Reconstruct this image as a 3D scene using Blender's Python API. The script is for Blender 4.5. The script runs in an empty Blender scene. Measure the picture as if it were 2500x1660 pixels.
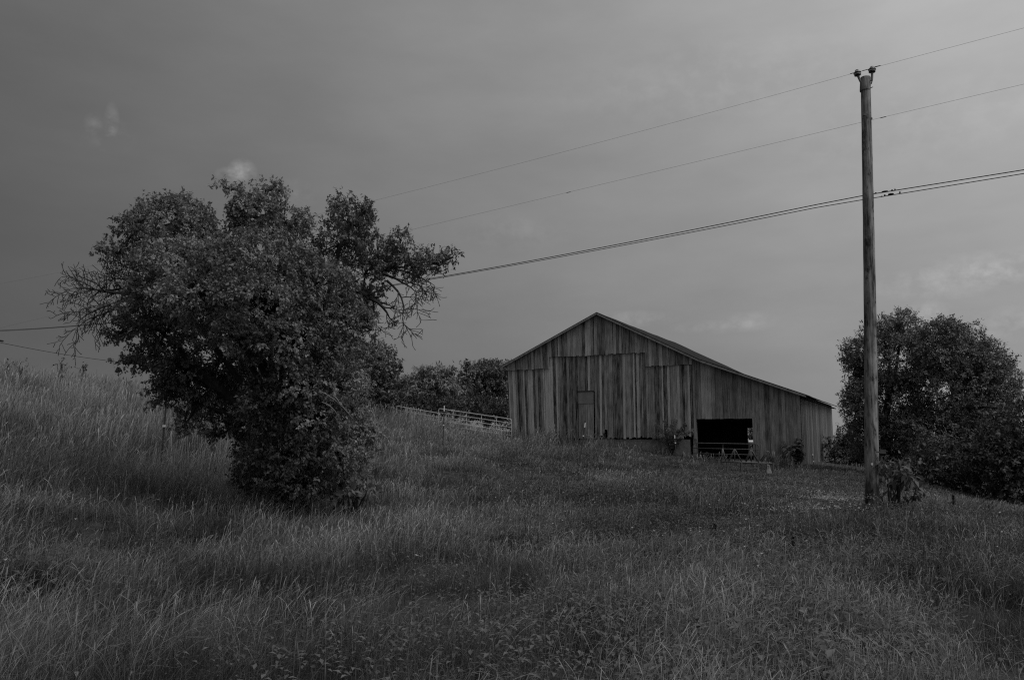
import bpy, math, random
import numpy as np
from mathutils import Vector, Matrix, noise as mnoise

# ------------------------------------------------------------------ camera, sky, sun
S = bpy.context.scene
COL = S.collection
F_PX = 1944.0                       # 28 mm lens on a 2500 px wide frame
EYE = 1.65
PITCH = math.atan(238.0 / F_PX)

cam = bpy.data.cameras.new('camera')
cam.sensor_width = 36.0
cam.lens = F_PX / 2500.0 * 36.0
cam.clip_start = 0.1
cam.clip_end = 6000
cam_o = bpy.data.objects.new('camera', cam)
cam_o.location = (0, 0, EYE)
cam_o.rotation_euler = (math.radians(90) + PITCH, 0, 0)
COL.objects.link(cam_o)
S.camera = cam_o

S.view_settings.view_transform = 'Standard'
S.view_settings.look = 'None'
S.view_settings.exposure = 0.0
S.view_settings.gamma = 1.0
S.render.engine = 'CYCLES'
S.cycles.use_denoising = False
S.cycles.filter_width = 1.2
S.cycles.use_adaptive_sampling = False

SUN_AZ = math.radians(130)          # from straight ahead (+Y) turning right (+X)
SUN_EL = math.radians(62)
SUN_DIR = Vector((math.sin(SUN_AZ) * math.cos(SUN_EL), math.cos(SUN_AZ) * math.cos(SUN_EL), math.sin(SUN_EL)))


def build_world():
    w = bpy.data.worlds.new('World')
    S.world = w
    w.use_nodes = True
    nt = w.node_tree
    N, L = nt.nodes, nt.links
    for n in list(N):
        N.remove(n)
    out = N.new('ShaderNodeOutputWorld')
    bg = N.new('ShaderNodeBackground')
    bg.inputs['Strength'].default_value = 0.1
    L.new(bg.outputs[0], out.inputs[0])
    sky = N.new('ShaderNodeTexSky')
    sky.sky_type = 'NISHITA'
    sky.sun_disc = False
    sky.sun_elevation = SUN_EL
    sky.sun_rotation = SUN_AZ
    bw = N.new('ShaderNodeRGBToBW')
    L.new(sky.outputs[0], bw.inputs[0])
    tc = N.new('ShaderNodeTexCoord')

    def math_(op, a, b=None, c=None, clamp=False):
        m = N.new('ShaderNodeMath')
        m.operation = op
        m.use_clamp = clamp
        for k, v in enumerate((a, b, c)):
            if v is None:
                continue
            if isinstance(v, (int, float)):
                m.inputs[k].default_value = v
            else:
                L.new(v, m.inputs[k])
        return m.outputs[0]

    def dot(v):
        d = N.new('ShaderNodeVectorMath')
        d.operation = 'DOT_PRODUCT'
        L.new(tc.outputs['Generated'], d.inputs[0])
        d.inputs[1].default_value = v
        return d.outputs['Value']

    def noise(scale, detail, rough, stretch=(1, 1, 1), off=(0, 0, 0)):
        mp = N.new('ShaderNodeMapping')
        mp.inputs['Scale'].default_value = stretch
        mp.inputs['Location'].default_value = off
        L.new(tc.outputs['Generated'], mp.inputs[0])
        t = N.new('ShaderNodeTexNoise')
        t.inputs['Scale'].default_value = scale
        t.inputs['Detail'].default_value = detail
        t.inputs['Roughness'].default_value = rough
        L.new(mp.outputs[0], t.inputs[0])
        return t.outputs['Fac']

    # overcast deck: thick storm cloud to the left, thinning towards the right and overhead
    dx = dot((1, 0, 0))
    dz = dot((0, 0, 1))
    big = noise(1.6, 4, 0.5, (1, 1, 2.2))
    f = math_('MULTIPLY_ADD', dx, SKY[1], SKY[0])
    f = math_('ADD', f, math_('MULTIPLY', math_('MINIMUM', math_('MAXIMUM', dz, 0.0), 0.62), SKY[2]))
    f = math_('ADD', f, math_('MULTIPLY', math_('MULTIPLY', dx, dx), SKY[3]))
    f = math_('ADD', f, math_('MULTIPLY_ADD', big, 0.44, -0.22))
    deck = math_('MULTIPLY', math_('EXPONENT', f), 10.0)
    # faint mottling of the deck
    mot = noise(5.5, 6, 0.55, (1, 1, 3.0))
    deck = math_('MULTIPLY', deck, math_('MULTIPLY_ADD', mot, 0.36, 0.82))
    # small pale puffs and low streaks at fixed bearings
    puffn = noise(48, 6, 0.62, (1, 1, 1.3), (3.1, 0.4, 0.2))
    for (px, py, rx, ry, amp, th) in PUFFS:
        d = ray(px, py).normalized()
        right = Vector((d.y, -d.x, 0)).normalized()
        up = right.cross(d).normalized()
        a = math_('DIVIDE', dot(tuple(right)), rx / F_PX)
        b = math_('DIVIDE', dot(tuple(up)), ry / F_PX)
        rr = math_('SQRT', math_('ADD', math_('POWER', math_('ABSOLUTE', a), 2.0), math_('POWER', math_('ABSOLUTE', b), 2.0)))
        front = math_('GREATER_THAN', dot(tuple(d)), 0.5)
        m = math_('SUBTRACT', 1.0, rr, clamp=True)
        nn = math_('MULTIPLY', math_('SUBTRACT', puffn, th), 3.2, clamp=True)
        mm = math_('MULTIPLY', math_('MULTIPLY', math_('POWER', m, 0.8), nn), front)
        deck = math_('ADD', deck, math_('MULTIPLY', mm, amp))
    mix = N.new('ShaderNodeMix')
    mix.data_type = 'FLOAT'
    mix.inputs['Factor'].default_value = 0.94
    L.new(bw.outputs[0], mix.inputs['A'])
    L.new(deck, mix.inputs['B'])
    L.new(mix.outputs['Result'], bg.inputs['Color'])


def ray(px, py):
    dx, dy = (px - 1250.0) / F_PX, (830.0 - py) / F_PX
    cp, sp = math.cos(PITCH), math.sin(PITCH)
    return Vector((dx, cp - dy * sp, sp + dy * cp))


# log brightness of the cloud deck: dark to the left, brighter to the right and overhead
SKY = [-1.86, 1.19, 1.19, -0.43]
PUFFS = [(592, 418, 34, 30, 1.8, 0.34), (562, 428, 34, 20, 1.4, 0.34), (272, 295, 16, 40, 0.75, 0.34), (228, 302, 20, 26, 0.5, 0.36), (265, 330, 60, 40, 0.5, 0.44),
         (1545, 778, 120, 22, 0.8, 0.36), (1830, 785, 70, 26, 0.7, 0.36), (1740, 798, 120, 18, 0.6, 0.36),
         (2420, 640, 150, 30, 0.8, 0.38), (2300, 690, 160, 40, 1.1, 0.38), (2470, 665, 90, 26, 0.8, 0.36), (2480, 790, 90, 40, 1.0, 0.38), (720, 475, 60, 40, 0.5, 0.40), (2260, 765, 60, 30, 1.3, 0.36),
         (1250, 570, 160, 50, 0.4, 0.40), (1750, 200, 420, 110, 0.4, 0.42), (2250, 300, 350, 120, 0.35, 0.42)]
build_world()

sun = bpy.data.lights.new('sun', 'SUN')
sun.energy = 1.35
sun.angle = math.radians(32)
sun.color = (1, 1, 1)
sun_o = bpy.data.objects.new('sun', sun)
sun_o.rotation_euler = (-SUN_DIR).to_track_quat('-Z', 'Y').to_euler()
sun_o.location = SUN_DIR * 100
COL.objects.link(sun_o)


def at(px, py, Y):
    """point of the place seen at photo pixel (px, py), Y metres ahead of the viewpoint"""
    d = ray(px, py)
    return Vector((0, 0, EYE)) + d * (Y / d.y)


# ------------------------------------------------------------------ helpers
def tag(o, label=None, cat=None, group=None, kind=None):
    if label: o['label'] = label
    if cat: o['category'] = cat
    if group: o['group'] = group
    if kind: o['kind'] = kind
    return o


def empty(name, loc, label=None, cat=None, group=None):
    o = bpy.data.objects.new(name, None)
    o.empty_display_size = 0.2
    o.location = loc
    COL.objects.link(o)
    return tag(o, label, cat, group)


def link_mesh(name, me, material, parent=None):
    o = bpy.data.objects.new(name, me)
    if material: me.materials.append(material)
    COL.objects.link(o)
    if parent:
        o.parent = parent
        off = Vector((0, 0, 0))
        p = parent
        while p:
            off += Vector(p.location)
            p = p.parent
        me.transform(Matrix.Translation(-off))
    return o


class MB:
    """collects world-space geometry, then links it as one mesh object"""
    def __init__(self):
        self.v, self.f, self.t = [], [], []
        self.tone = 0.5

    def add(self, vs, fs):
        n = len(self.v)
        self.v += [tuple(v) for v in vs]
        self.t += [self.tone] * len(vs)
        self.f += [tuple(n + i for i in f) for f in fs]

    def prism(self, pts, d):
        """polygon pts extruded by vector d"""
        n = len(pts)
        d = Vector(d)
        vs = [Vector(p) for p in pts] + [Vector(p) + d for p in pts]
        fs = [tuple(range(n))[::-1], tuple(range(n, 2 * n))]
        fs += [(i, (i + 1) % n, n + (i + 1) % n, n + i) for i in range(n)]
        self.add(vs, fs)

    def box(self, c, x, y, z):
        c, x, y, z = Vector(c), Vector(x), Vector(y), Vector(z)
        self.prism([c - x - y - z, c + x - y - z, c + x + y - z, c - x + y - z], z * 2)

    def tube(self, pts, r, n=8, caps=True):
        pts = [Vector(p) for p in pts]
        rs = r if isinstance(r, (list, tuple)) else [r] * len(pts)
        base = len(self.v)
        vs = []
        ref = None
        for i, p in enumerate(pts):
            a = pts[max(i - 1, 0)]
            b = pts[min(i + 1, len(pts) - 1)]
            t = (b - a)
            t = t.normalized() if t.length > 1e-9 else Vector((0, 0, 1))
            if ref is None:
                ref = t.orthogonal().normalized()
            ref = (ref - t * ref.dot(t))
            ref = ref.normalized() if ref.length > 1e-6 else t.orthogonal().normalized()
            bi = t.cross(ref)
            for k in range(n):
                an = 2 * math.pi * k / n
                vs.append(p + (ref * math.cos(an) + bi * math.sin(an)) * rs[i])
        fs = []
        m = len(pts)
        for i in range(m - 1):
            for k in range(n):
                k2 = (k + 1) % n
                fs.append((i * n + k, i * n + k2, (i + 1) * n + k2, (i + 1) * n + k))
        if caps:
            fs.append(tuple(range(n))[::-1])
            fs.append(tuple(range((m - 1) * n, m * n)))
        self.add(vs, fs)

    def lathe(self, origin, axis, prof, n=20):
        """prof: list of (height, radius)"""
        o, ax = Vector(origin), Vector(axis).normalized()
        self.tube([o + ax * h for h, _ in prof], [max(r, 1e-4) for _, r in prof], n)

    def build(self, name, material, parent=None, smooth=False):
        me = bpy.data.meshes.new(name)
        me.from_pydata(self.v, [], self.f)
        at_ = me.attributes.new('tone', 'FLOAT', 'POINT')
        at_.data.foreach_set('value', np.array(self.t, np.float32))
        if smooth:
            me.polygons.foreach_set('use_smooth', np.ones(len(me.polygons), bool))
        me.update()
        return link_mesh(name, me, material, parent)


def np_mesh(name, verts, quads, tris, tone, material, parent=None, smooth=False):
    """fast mesh from numpy arrays"""
    me = bpy.data.meshes.new(name)
    nv = len(verts)
    me.vertices.add(nv)
    me.vertices.foreach_set('co', np.ascontiguousarray(verts, np.float32).ravel())
    nq, ntr = len(quads), len(tris)
    loops = np.concatenate([quads.ravel(), tris.ravel()]).astype(np.int32)
    me.loops.add(len(loops))
    me.loops.foreach_set('vertex_index', loops)
    me.polygons.add(nq + ntr)
    starts = np.concatenate([np.arange(nq) * 4, nq * 4 + np.arange(ntr) * 3]).astype(np.int32)
    me.polygons.foreach_set('loop_start', starts)
    if smooth:
        me.polygons.foreach_set('use_smooth', np.ones(nq + ntr, bool))
    a = me.attributes.new('tone', 'FLOAT', 'POINT')
    a.data.foreach_set('value', np.ascontiguousarray(tone, np.float32))
    me.update(calc_edges=True)
    return link_mesh(name, me, material, parent)


def vnoise(x, y, seed=0):
    """smooth value noise, arrays in, 0..1 out"""
    x = np.asarray(x, float)
    y = np.asarray(y, float)
    xi, yi = np.floor(x).astype(np.int64), np.floor(y).astype(np.int64)
    fx, fy = x - xi, y - yi
    fx, fy = fx * fx * (3 - 2 * fx), fy * fy * (3 - 2 * fy)

    def h(a, b):
        n = (a * 374761393 + b * 668265263 + seed * 2147483647 + 1013904223) & 0xffffffff
        n = ((n ^ (n >> 13)) * 1274126177) & 0xffffffff
        n = (n ^ (n >> 16)) & 0xffff
        return n / 65535.0
    a = h(xi, yi) * (1 - fx) + h(xi + 1, yi) * fx
    b = h(xi, yi + 1) * (1 - fx) + h(xi + 1, yi + 1) * fx
    return a * (1 - fy) + b * fy


def fbm(x, y, seed=0, o=4):
    s, a, t = 0, 1, 0
    for k in range(o):
        s = s + a * vnoise(x * 2 ** k, y * 2 ** k, seed + k)
        t += a
        a *= 0.5
    return s / t


# ------------------------------------------------------------------ materials (the photograph is black and white)
def new_mat(name):
    m = bpy.data.materials.new(name)
    m.use_nodes = True
    nt = m.node_tree
    b = nt.nodes['Principled BSDF']
    return m, nt, b


def nd(nt, typ, **kw):
    n = nt.nodes.new(typ)
    for k, v in kw.items():
        setattr(n, k, v)
    return n


def mth(nt, op, a, b=None, clamp=False):
    m = nd(nt, 'ShaderNodeMath', operation=op, use_clamp=clamp)
    for k, v in enumerate((a, b)):
        if v is None: continue
        if isinstance(v, (int, float)): m.inputs[k].default_value = v
        else: nt.links.new(v, m.inputs[k])
    return m.outputs[0]


def noise_fac(nt, scale, detail=4, rough=0.55, stretch=(1, 1, 1), rot=(0, 0, 0)):
    tc = nd(nt, 'ShaderNodeTexCoord')
    mp = nd(nt, 'ShaderNodeMapping')
    mp.inputs['Scale'].default_value = stretch
    mp.inputs['Rotation'].default_value = rot
    nt.links.new(tc.outputs['Object'], mp.inputs[0])
    t = nd(nt, 'ShaderNodeTexNoise')
    t.inputs['Scale'].default_value = scale
    t.inputs['Detail'].default_value = detail
    t.inputs['Roughness'].default_value = rough
    nt.links.new(mp.outputs[0], t.inputs[0])
    return t.outputs['Fac']


def grey(nt, fac, lo, hi, p0=0.0, p1=1.0):
    r = nd(nt, 'ShaderNodeMapRange')
    r.inputs['From Min'].default_value = p0
    r.inputs['From Max'].default_value = p1
    r.inputs['To Min'].default_value = lo
    r.inputs['To Max'].default_value = hi
    nt.links.new(fac, r.inputs['Value'])
    return r.outputs[0]


def plain_mat(name, lo, hi, rough=0.7, scale=8, stretch=(1, 1, 1), metal=0.0, spec=0.3, bump=0.0):
    m, nt, b = new_mat(name)
    f = noise_fac(nt, scale, 5, 0.6, stretch)
    nt.links.new(grey(nt, f, lo, hi, 0.3, 0.7), b.inputs['Base Color'])
    b.inputs['Roughness'].default_value = rough
    b.inputs['Metallic'].default_value = metal
    b.inputs['Specular IOR Level'].default_value = spec
    if bump:
        bp = nd(nt, 'ShaderNodeBump')
        bp.inputs['Strength'].default_value = bump
        bp.inputs['Distance'].default_value = 0.02
        nt.links.new(f, bp.inputs['Height'])
        nt.links.new(bp.outputs[0], b.inputs['Normal'])
    return m


def leaf_mat(name, lo, hi, rough=0.5, spec=0.35, trans=0.25):
    """tone attribute 0..1 picks the leaf's own grey"""
    m, nt, b = new_mat(name)
    a = nd(nt, 'ShaderNodeAttribute', attribute_name='tone')
    c = grey(nt, a.outputs['Fac'], lo, hi)
    nt.links.new(c, b.inputs['Base Color'])
    b.inputs['Roughness'].default_value = rough
    b.inputs['Specular IOR Level'].default_value = spec
    tr = nd(nt, 'ShaderNodeBsdfTranslucent')
    nt.links.new(c, tr.inputs['Color'])
    mx = nd(nt, 'ShaderNodeMixShader')
    mx.inputs[0].default_value = trans
    nt.links.new(b.outputs[0], mx.inputs[1])
    nt.links.new(tr.outputs[0], mx.inputs[2])
    nt.links.new(mx.outputs[0], nt.nodes['Material Output'].inputs['Surface'])
    return m


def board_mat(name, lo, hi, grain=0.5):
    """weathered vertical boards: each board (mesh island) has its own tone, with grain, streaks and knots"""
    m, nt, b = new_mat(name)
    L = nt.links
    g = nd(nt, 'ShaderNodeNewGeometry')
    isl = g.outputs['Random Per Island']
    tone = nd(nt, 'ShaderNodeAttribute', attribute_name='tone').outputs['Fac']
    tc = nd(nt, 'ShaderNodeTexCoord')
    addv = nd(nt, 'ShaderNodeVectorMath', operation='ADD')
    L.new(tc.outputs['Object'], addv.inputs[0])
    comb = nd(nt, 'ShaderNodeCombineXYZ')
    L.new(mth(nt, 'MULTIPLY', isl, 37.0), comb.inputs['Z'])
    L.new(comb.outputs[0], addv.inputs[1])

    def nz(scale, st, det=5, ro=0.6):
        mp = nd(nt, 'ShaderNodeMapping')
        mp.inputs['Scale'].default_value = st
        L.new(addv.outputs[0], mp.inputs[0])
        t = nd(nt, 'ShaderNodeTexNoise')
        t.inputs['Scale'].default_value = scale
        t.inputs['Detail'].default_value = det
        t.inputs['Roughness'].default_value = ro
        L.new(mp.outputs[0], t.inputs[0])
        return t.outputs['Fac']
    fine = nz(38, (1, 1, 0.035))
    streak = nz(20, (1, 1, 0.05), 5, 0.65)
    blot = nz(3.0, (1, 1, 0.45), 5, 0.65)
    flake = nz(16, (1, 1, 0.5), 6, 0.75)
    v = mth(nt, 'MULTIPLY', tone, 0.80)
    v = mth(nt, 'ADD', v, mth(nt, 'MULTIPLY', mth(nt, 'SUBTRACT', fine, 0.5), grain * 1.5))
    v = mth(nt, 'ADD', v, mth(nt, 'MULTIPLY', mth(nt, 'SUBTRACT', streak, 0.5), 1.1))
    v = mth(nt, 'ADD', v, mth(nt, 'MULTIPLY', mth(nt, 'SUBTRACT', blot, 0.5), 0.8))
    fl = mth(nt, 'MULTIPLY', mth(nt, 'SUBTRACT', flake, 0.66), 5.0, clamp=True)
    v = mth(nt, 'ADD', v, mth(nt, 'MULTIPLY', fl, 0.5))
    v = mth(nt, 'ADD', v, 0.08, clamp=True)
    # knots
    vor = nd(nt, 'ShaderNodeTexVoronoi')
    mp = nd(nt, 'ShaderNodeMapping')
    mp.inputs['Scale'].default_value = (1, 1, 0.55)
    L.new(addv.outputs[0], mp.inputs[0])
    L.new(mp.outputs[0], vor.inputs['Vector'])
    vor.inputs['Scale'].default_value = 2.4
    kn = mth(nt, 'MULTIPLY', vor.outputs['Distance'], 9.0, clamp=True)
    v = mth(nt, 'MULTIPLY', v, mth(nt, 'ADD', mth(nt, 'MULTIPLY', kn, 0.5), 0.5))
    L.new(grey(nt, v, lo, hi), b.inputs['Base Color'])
    b.inputs['Roughness'].default_value = 0.85
    b.inputs['Specular IOR Level'].default_value = 0.15
    bp = nd(nt, 'ShaderNodeBump')
    bp.inputs['Strength'].default_value = 0.5
    bp.inputs['Distance'].default_value = 0.01
    L.new(fine, bp.inputs['Height'])
    L.new(bp.outputs[0], b.inputs['Normal'])
    return m


M = {}
M['ground'] = plain_mat('thatch_soil', 0.03, 0.08, 0.95, 3.0, spec=0.05, bump=0.4)
M['grass'] = leaf_mat('meadow_grass', 0.03, 0.46, 0.6, 0.15, 0.3)
M['weed'] = leaf_mat('weed_leaf', 0.05, 0.2, 0.5, 0.3, 0.25)
M['apple_leaf'] = leaf_mat('apple_leaf', 0.06, 0.38, 0.5, 0.3, 0.25)
M['far_leaf'] = leaf_mat('far_leaf', 0.05, 0.29, 0.5, 0.35, 0.2)
M['dark_leaf'] = leaf_mat('dark_leaf', 0.03, 0.14, 0.5, 0.3, 0.2)
M['flower'] = leaf_mat('white_flower', 0.35, 0.75, 0.6, 0.2, 0.3)
M['dock'] = leaf_mat('dock_seed', 0.025, 0.09, 0.8, 0.1, 0.05)
M['bark'] = plain_mat('bark', 0.02, 0.07, 0.9, 14, (1, 1, 0.3), spec=0.1, bump=0.6)
M['dead_bark'] = plain_mat('dead_twig_bark', 0.03, 0.08, 0.9, 20, spec=0.1)
M['boards'] = board_mat('weathered_boards', 0.024, 0.55)
M['new_boards'] = board_mat('lean_to_boards', 0.055, 0.54, 0.4)
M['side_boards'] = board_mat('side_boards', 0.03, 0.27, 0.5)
M['rake'] = plain_mat('rake_board', 0.16, 0.34, 0.8, 10, (0.4, 0.4, 1), spec=0.15)
M['roof'] = plain_mat('old_roofing', 0.015, 0.05, 1.0, 5, (1, 1, 1), spec=0.03)
M['sheet'] = plain_mat('door_sheet', 0.17, 0.24, 0.65, 4, spec=0.25)
M['concrete'] = plain_mat('foundation_concrete', 0.16, 0.3, 0.9, 5, spec=0.1, bump=0.3)
M['timber'] = plain_mat('dark_timber', 0.03, 0.08, 0.9, 12, (1, 1, 0.1), spec=0.1)
M['post_wood'] = plain_mat('post_wood', 0.15, 0.3, 0.9, 12, (1, 1, 0.15), spec=0.1)
M['galv'] = plain_mat('galvanised_tube', 0.48, 0.66, 0.45, 10, spec=0.5)
M['dark_steel'] = plain_mat('dark_steel', 0.03, 0.08, 0.55, 20, spec=0.4)
M['feeder'] = plain_mat('worn_feeder_paint', 0.05, 0.14, 0.55, 14, spec=0.4)
M['rag'] = plain_mat('rag_cloth', 0.25, 0.45, 0.9, 12, spec=0.1)
M['white'] = plain_mat('white_paint', 0.7, 0.85, 0.6, 20, spec=0.3)
M['porcelain'] = plain_mat('dark_glazed_porcelain', 0.012, 0.02, 0.12, 8, spec=0.5)
M['insulator_pale'] = plain_mat('pale_insulator_disc', 0.6, 0.7, 0.25, 8, spec=0.5)
M['bracket'] = plain_mat('bracket_steel', 0.16, 0.26, 0.6, 12, spec=0.4)
M['wire'] = plain_mat('wire_aluminium', 0.2, 0.26, 0.6, 3, spec=0.3)
M['cable'] = plain_mat('cable_black', 0.015, 0.025, 0.6, 3, spec=0.3)


def pole_mat():
    m, nt, b = new_mat('utility_pole_wood')
    L = nt.links
    f1 = noise_fac(nt, 22, 5, 0.65, (1, 1, 0.05))
    f2 = noise_fac(nt, 5, 5, 0.65, (1, 1, 0.35))
    f3 = noise_fac(nt, 10, 4, 0.7, (1, 1, 0.4))
    v = mth(nt, 'ADD', mth(nt, 'MULTIPLY', f1, 0.5), mth(nt, 'MULTIPLY', f2, 0.5))
    c = grey(nt, v, 0.05, 0.42, 0.39, 0.61)
    dark = mth(nt, 'MULTIPLY', mth(nt, 'SUBTRACT', f3, 0.56), 9.0, clamp=True)
    c = mth(nt, 'MULTIPLY', c, mth(nt, 'SUBTRACT', 1.0, mth(nt, 'MULTIPLY', dark, 0.8)))
    # creosote stained butt with a ragged upper edge
    tc = nd(nt, 'ShaderNodeTexCoord')
    sx = nd(nt, 'ShaderNodeSeparateXYZ')
    L.new(tc.outputs['Object'], sx.inputs[0])
    zz = mth(nt, 'ADD', sx.outputs['Z'], mth(nt, 'MULTIPLY', f2, 0.6))
    st = mth(nt, 'MULTIPLY', mth(nt, 'SUBTRACT', zz, 0.86), 8.0, clamp=True)
    c = mth(nt, 'MULTIPLY', c, mth(nt, 'ADD', mth(nt, 'MULTIPLY', st, 0.55), 0.45))
    L.new(c, b.inputs['Base Color'])
    b.inputs['Roughness'].default_value = 0.85
    b.inputs['Specular IOR Level'].default_value = 0.15
    bp = nd(nt, 'ShaderNodeBump')
    bp.inputs['Strength'].default_value = 0.6
    bp.inputs['Distance'].default_value = 0.01
    L.new(f1, bp.inputs['Height'])
    L.new(bp.outputs[0], b.inputs['Normal'])
    return m


M['pole'] = pole_mat()

# ------------------------------------------------------------------ terrain
CTRL = np.array([
    # x, y, ground height
    (0, 0, 0.0), (-6, 2, 0.15), (6, 2, 0.0), (0, -8, -0.1), (-15, -5, 0.4), (15, -5, -0.3),
    (0, 8, 0.02), (-4, 9, 0.12), (4, 9, 0.0), (-8, 10, 0.55), (9, 10, 0.0),
    (7.8, 17.5, 0.02), (12, 19, -0.25), (16, 20, -1.0), (22, 22, -2.2), (30, 25, -3.4),
    (-4.3, 15, 0.25), (0, 17, 0.12), (-8.3, 19, 0.8), (-12, 17, 1.35), (-18, 20, 2.5), (-14, 12, 1.2),
    (3, 25, 0.22), (-2, 25, 0.55), (-7, 27, 1.45), (-14, 27, 2.6), (-22, 28, 3.7),
    (9, 27, -0.02), (14, 29, -0.15), (17, 31, -0.45), (24, 32, -2.2),
    (14.5, 39.5, 0.12), (12.5, 40.2, 0.2), (10.5, 41, 0.30), (7, 42, 0.75), (6.9, 42.9, 0.9), (8.6, 41.9, 0.7), (4.6, 43.6, 1.25), (9.8, 34, 0.04), (8, 37, 0.2), (12.5, 37, 0.06), (3.5, 43, 0.95), (0, 44, 1.5), (0, 48, 1.5),
    (-4.2, 45, 2.2), (-7.5, 42, 2.5), (-8, 49, 2.8), (-6, 46.5, 2.8), (5, 36, 0.3), (0, 35, 0.95), (-5, 35, 1.6),
    (-10.5, 36, 2.45), (-16, 35, 3.25), (-21, 33, 3.85), (-26, 34, 4.45), (-32, 36, 5.0),
    (-21, 42, 3.3), (-15, 45, 2.7), (-30, 50, 3.2), (-12, 56, 1.6),
    (20, 52, 0.1), (14, 56, 0.3), (8, 60, 0.5), (0, 62, 1.0), (22, 42, -0.6), (28, 50, -1.5),
    (-5, 75, 0.0), (20, 75, -1.0), (-40, 60, 2.0), (40, 40, -4.0), (45, 70, -4.0), (-30, 80, 0.0), (10, 90, -2.0),
    (-50, 30, 5.0), (-40, 5, 2.0), (40, 5, -3.5),
], float)


def _tps(r2):
    return 0.5 * r2 * np.log(r2 + 1e-9)


def _fit():
    P = CTRL[:, :2]
    n = len(P)
    d2 = ((P[:, None] - P[None]) ** 2).sum(-1)
    K = _tps(d2) + np.eye(n) * 1.5
    A = np.zeros((n + 3, n + 3))
    A[:n, :n] = K
    A[:n, n] = 1
    A[:n, n + 1:] = P
    A[n, :n] = 1
    A[n + 1:, :n] = P.T
    rhs = np.concatenate([CTRL[:, 2], np.zeros(3)])
    return np.linalg.solve(A, rhs)


_W = _fit()


def ground_z(x, y):
    x = np.atleast_1d(np.asarray(x, float)).ravel()
    y = np.atleast_1d(np.asarray(y, float)).ravel()
    out = np.empty(len(x))
    for i in range(0, len(x), 20000):
        xs, ys = x[i:i + 20000], y[i:i + 20000]
        xc, yc = np.clip(xs, -60, 60), np.clip(ys, -15, 95)
        d2 = (xc[:, None] - CTRL[None, :, 0]) ** 2 + (yc[:, None] - CTRL[None, :, 1]) ** 2
        z = _tps(d2) @ _W[:len(CTRL)] + _W[-3] + _W[-2] * xc + _W[-1] * yc
        r = np.hypot(xs, ys - 30)
        w = np.clip((110 - r) / 60, 0, 1)
        w = w * w * (3 - 2 * w)
        z = z * w + (-7.0) * (1 - w)
        z = z + (fbm(xs * 0.5, ys * 0.5, 5, 3) - 0.5) * 0.18
        out[i:i + 20000] = z
    return out


def gz(x, y):
    return float(ground_z([x], [y])[0])


def build_ground():
    def axis(a, b, step, far):
        core = np.arange(a, b + 1e-6, step)
        ext = step * 1.5 ** np.arange(1, 30)
        lo = a - np.cumsum(ext)
        lo = lo[lo > -far][::-1]
        hi = b + np.cumsum(ext)
        hi = hi[hi < far]
        return np.concatenate([[-far], lo, core, hi, [far]])
    xs = axis(-45, 45, 0.5, 3000)
    ys = axis(-12, 75, 0.5, 3000)
    X, Y = np.meshgrid(xs, ys)
    Z = ground_z(X, Y).reshape(X.shape)
    verts = np.stack([X, Y, Z], -1).reshape(-1, 3)
    nx, ny = len(xs), len(ys)
    i = np.arange(nx - 1)[None, :] + nx * np.arange(ny - 1)[:, None]
    quads = np.stack([i, i + 1, i + 1 + nx, i + nx], -1).reshape(-1, 4)
    o = np_mesh('ground', verts, quads, np.zeros((0, 3), int), np.zeros(len(verts)), M['ground'], None, True)
    tag(o, 'grassy hillside rising to the left', 'ground', None, 'structure')


build_ground()

# ------------------------------------------------------------------ barn
Y_C = 40.0
C0 = at(1957, 1068, Y_C)
C0 = Vector((C0.x, C0.y, 0))
YAW = math.radians(27)
LV = Vector((-math.cos(YAW), math.sin(YAW), 0))      # along the front, to the left
BV = Vector((math.sin(YAW), math.cos(YAW), 0))       # into the depth
UP = Vector((0, 0, 1))
DEPTH = 15.9


def wall_pt(s, z, v=0.0):
    return C0 + LV * s + BV * v + UP * z


def on_front(px, py, v=0.0):
    """(s, z) on the plane of the barn front (v metres behind it)"""
    d = ray(px, py)
    o = Vector((0, 0, EYE))
    p0 = C0 + BV * v
    t = (p0 - o).dot(BV) / d.dot(BV)
    q = o + d * t
    return (q - C0).dot(LV), q.z


def cf(cx, cy, v=0.0):
    """same, from the coordinates of my 2.62x enlargement of the barn"""
    return on_front(1180 + cx * 900 / 2362, 720 + cy * 900 / 2362, v)


OH = 0.30                                             # rake overhang
ROOF = [cf(2058, 634, -OH), cf(1382, 410, -OH), cf(725, 110, -OH), cf(118, 452, -OH)]   # right eave .. left eave (upper edge)
s_right_corner = 0.0
S_LEFT = cf(172, 600)[0]


def roof_z(s):
    pts = ROOF
    if s <= pts[1][0]:
        a, b = pts[0], pts[1]
    elif s <= pts[2][0]:
        a, b = pts[1], pts[2]
    else:
        a, b = pts[2], pts[3]
    return a[1] + (s - a[0]) * (b[1] - a[1]) / (b[0] - a[0])


def under_roof(s):
    return roof_z(s) - 0.10


S_MAIN = ROOF[1][0]
LEAN_LEFT = 0.055


def lean(s, z):
    k = max(0.0, (s - (S_LEFT - 4.5)) / 4.5)
    return LEAN_LEFT * k * (z - 2.0) * 1.0


WARP = random.Random(5)


def front_board(mb, s0, s1, zb0, zb1, zt0=None, zt1=None, v=0.0, th=0.025):
    """one vertical board between s0 and s1 (s grows to the left)"""
    if zt0 is None: zt0, zt1 = under_roof(s0), under_roof(s1)
    pts = []
    tw = WARP.uniform(-0.0022, 0.0022)
    ridge = ROOF[2][0]
    loop = [(s0, zb0), (s1, zb1), (s1, zt1)]
    if s0 < ridge < s1 and zt0 == under_roof(s0):
        loop.append((ridge, under_roof(ridge)))
    loop.append((s0, zt0))
    for s, z in loop:
        pts.append(wall_pt(s + lean(s, z) + tw * (z - 3.0), z, v - th))
    mb.prism(pts, BV * th)


RB = random.Random(11)


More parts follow.
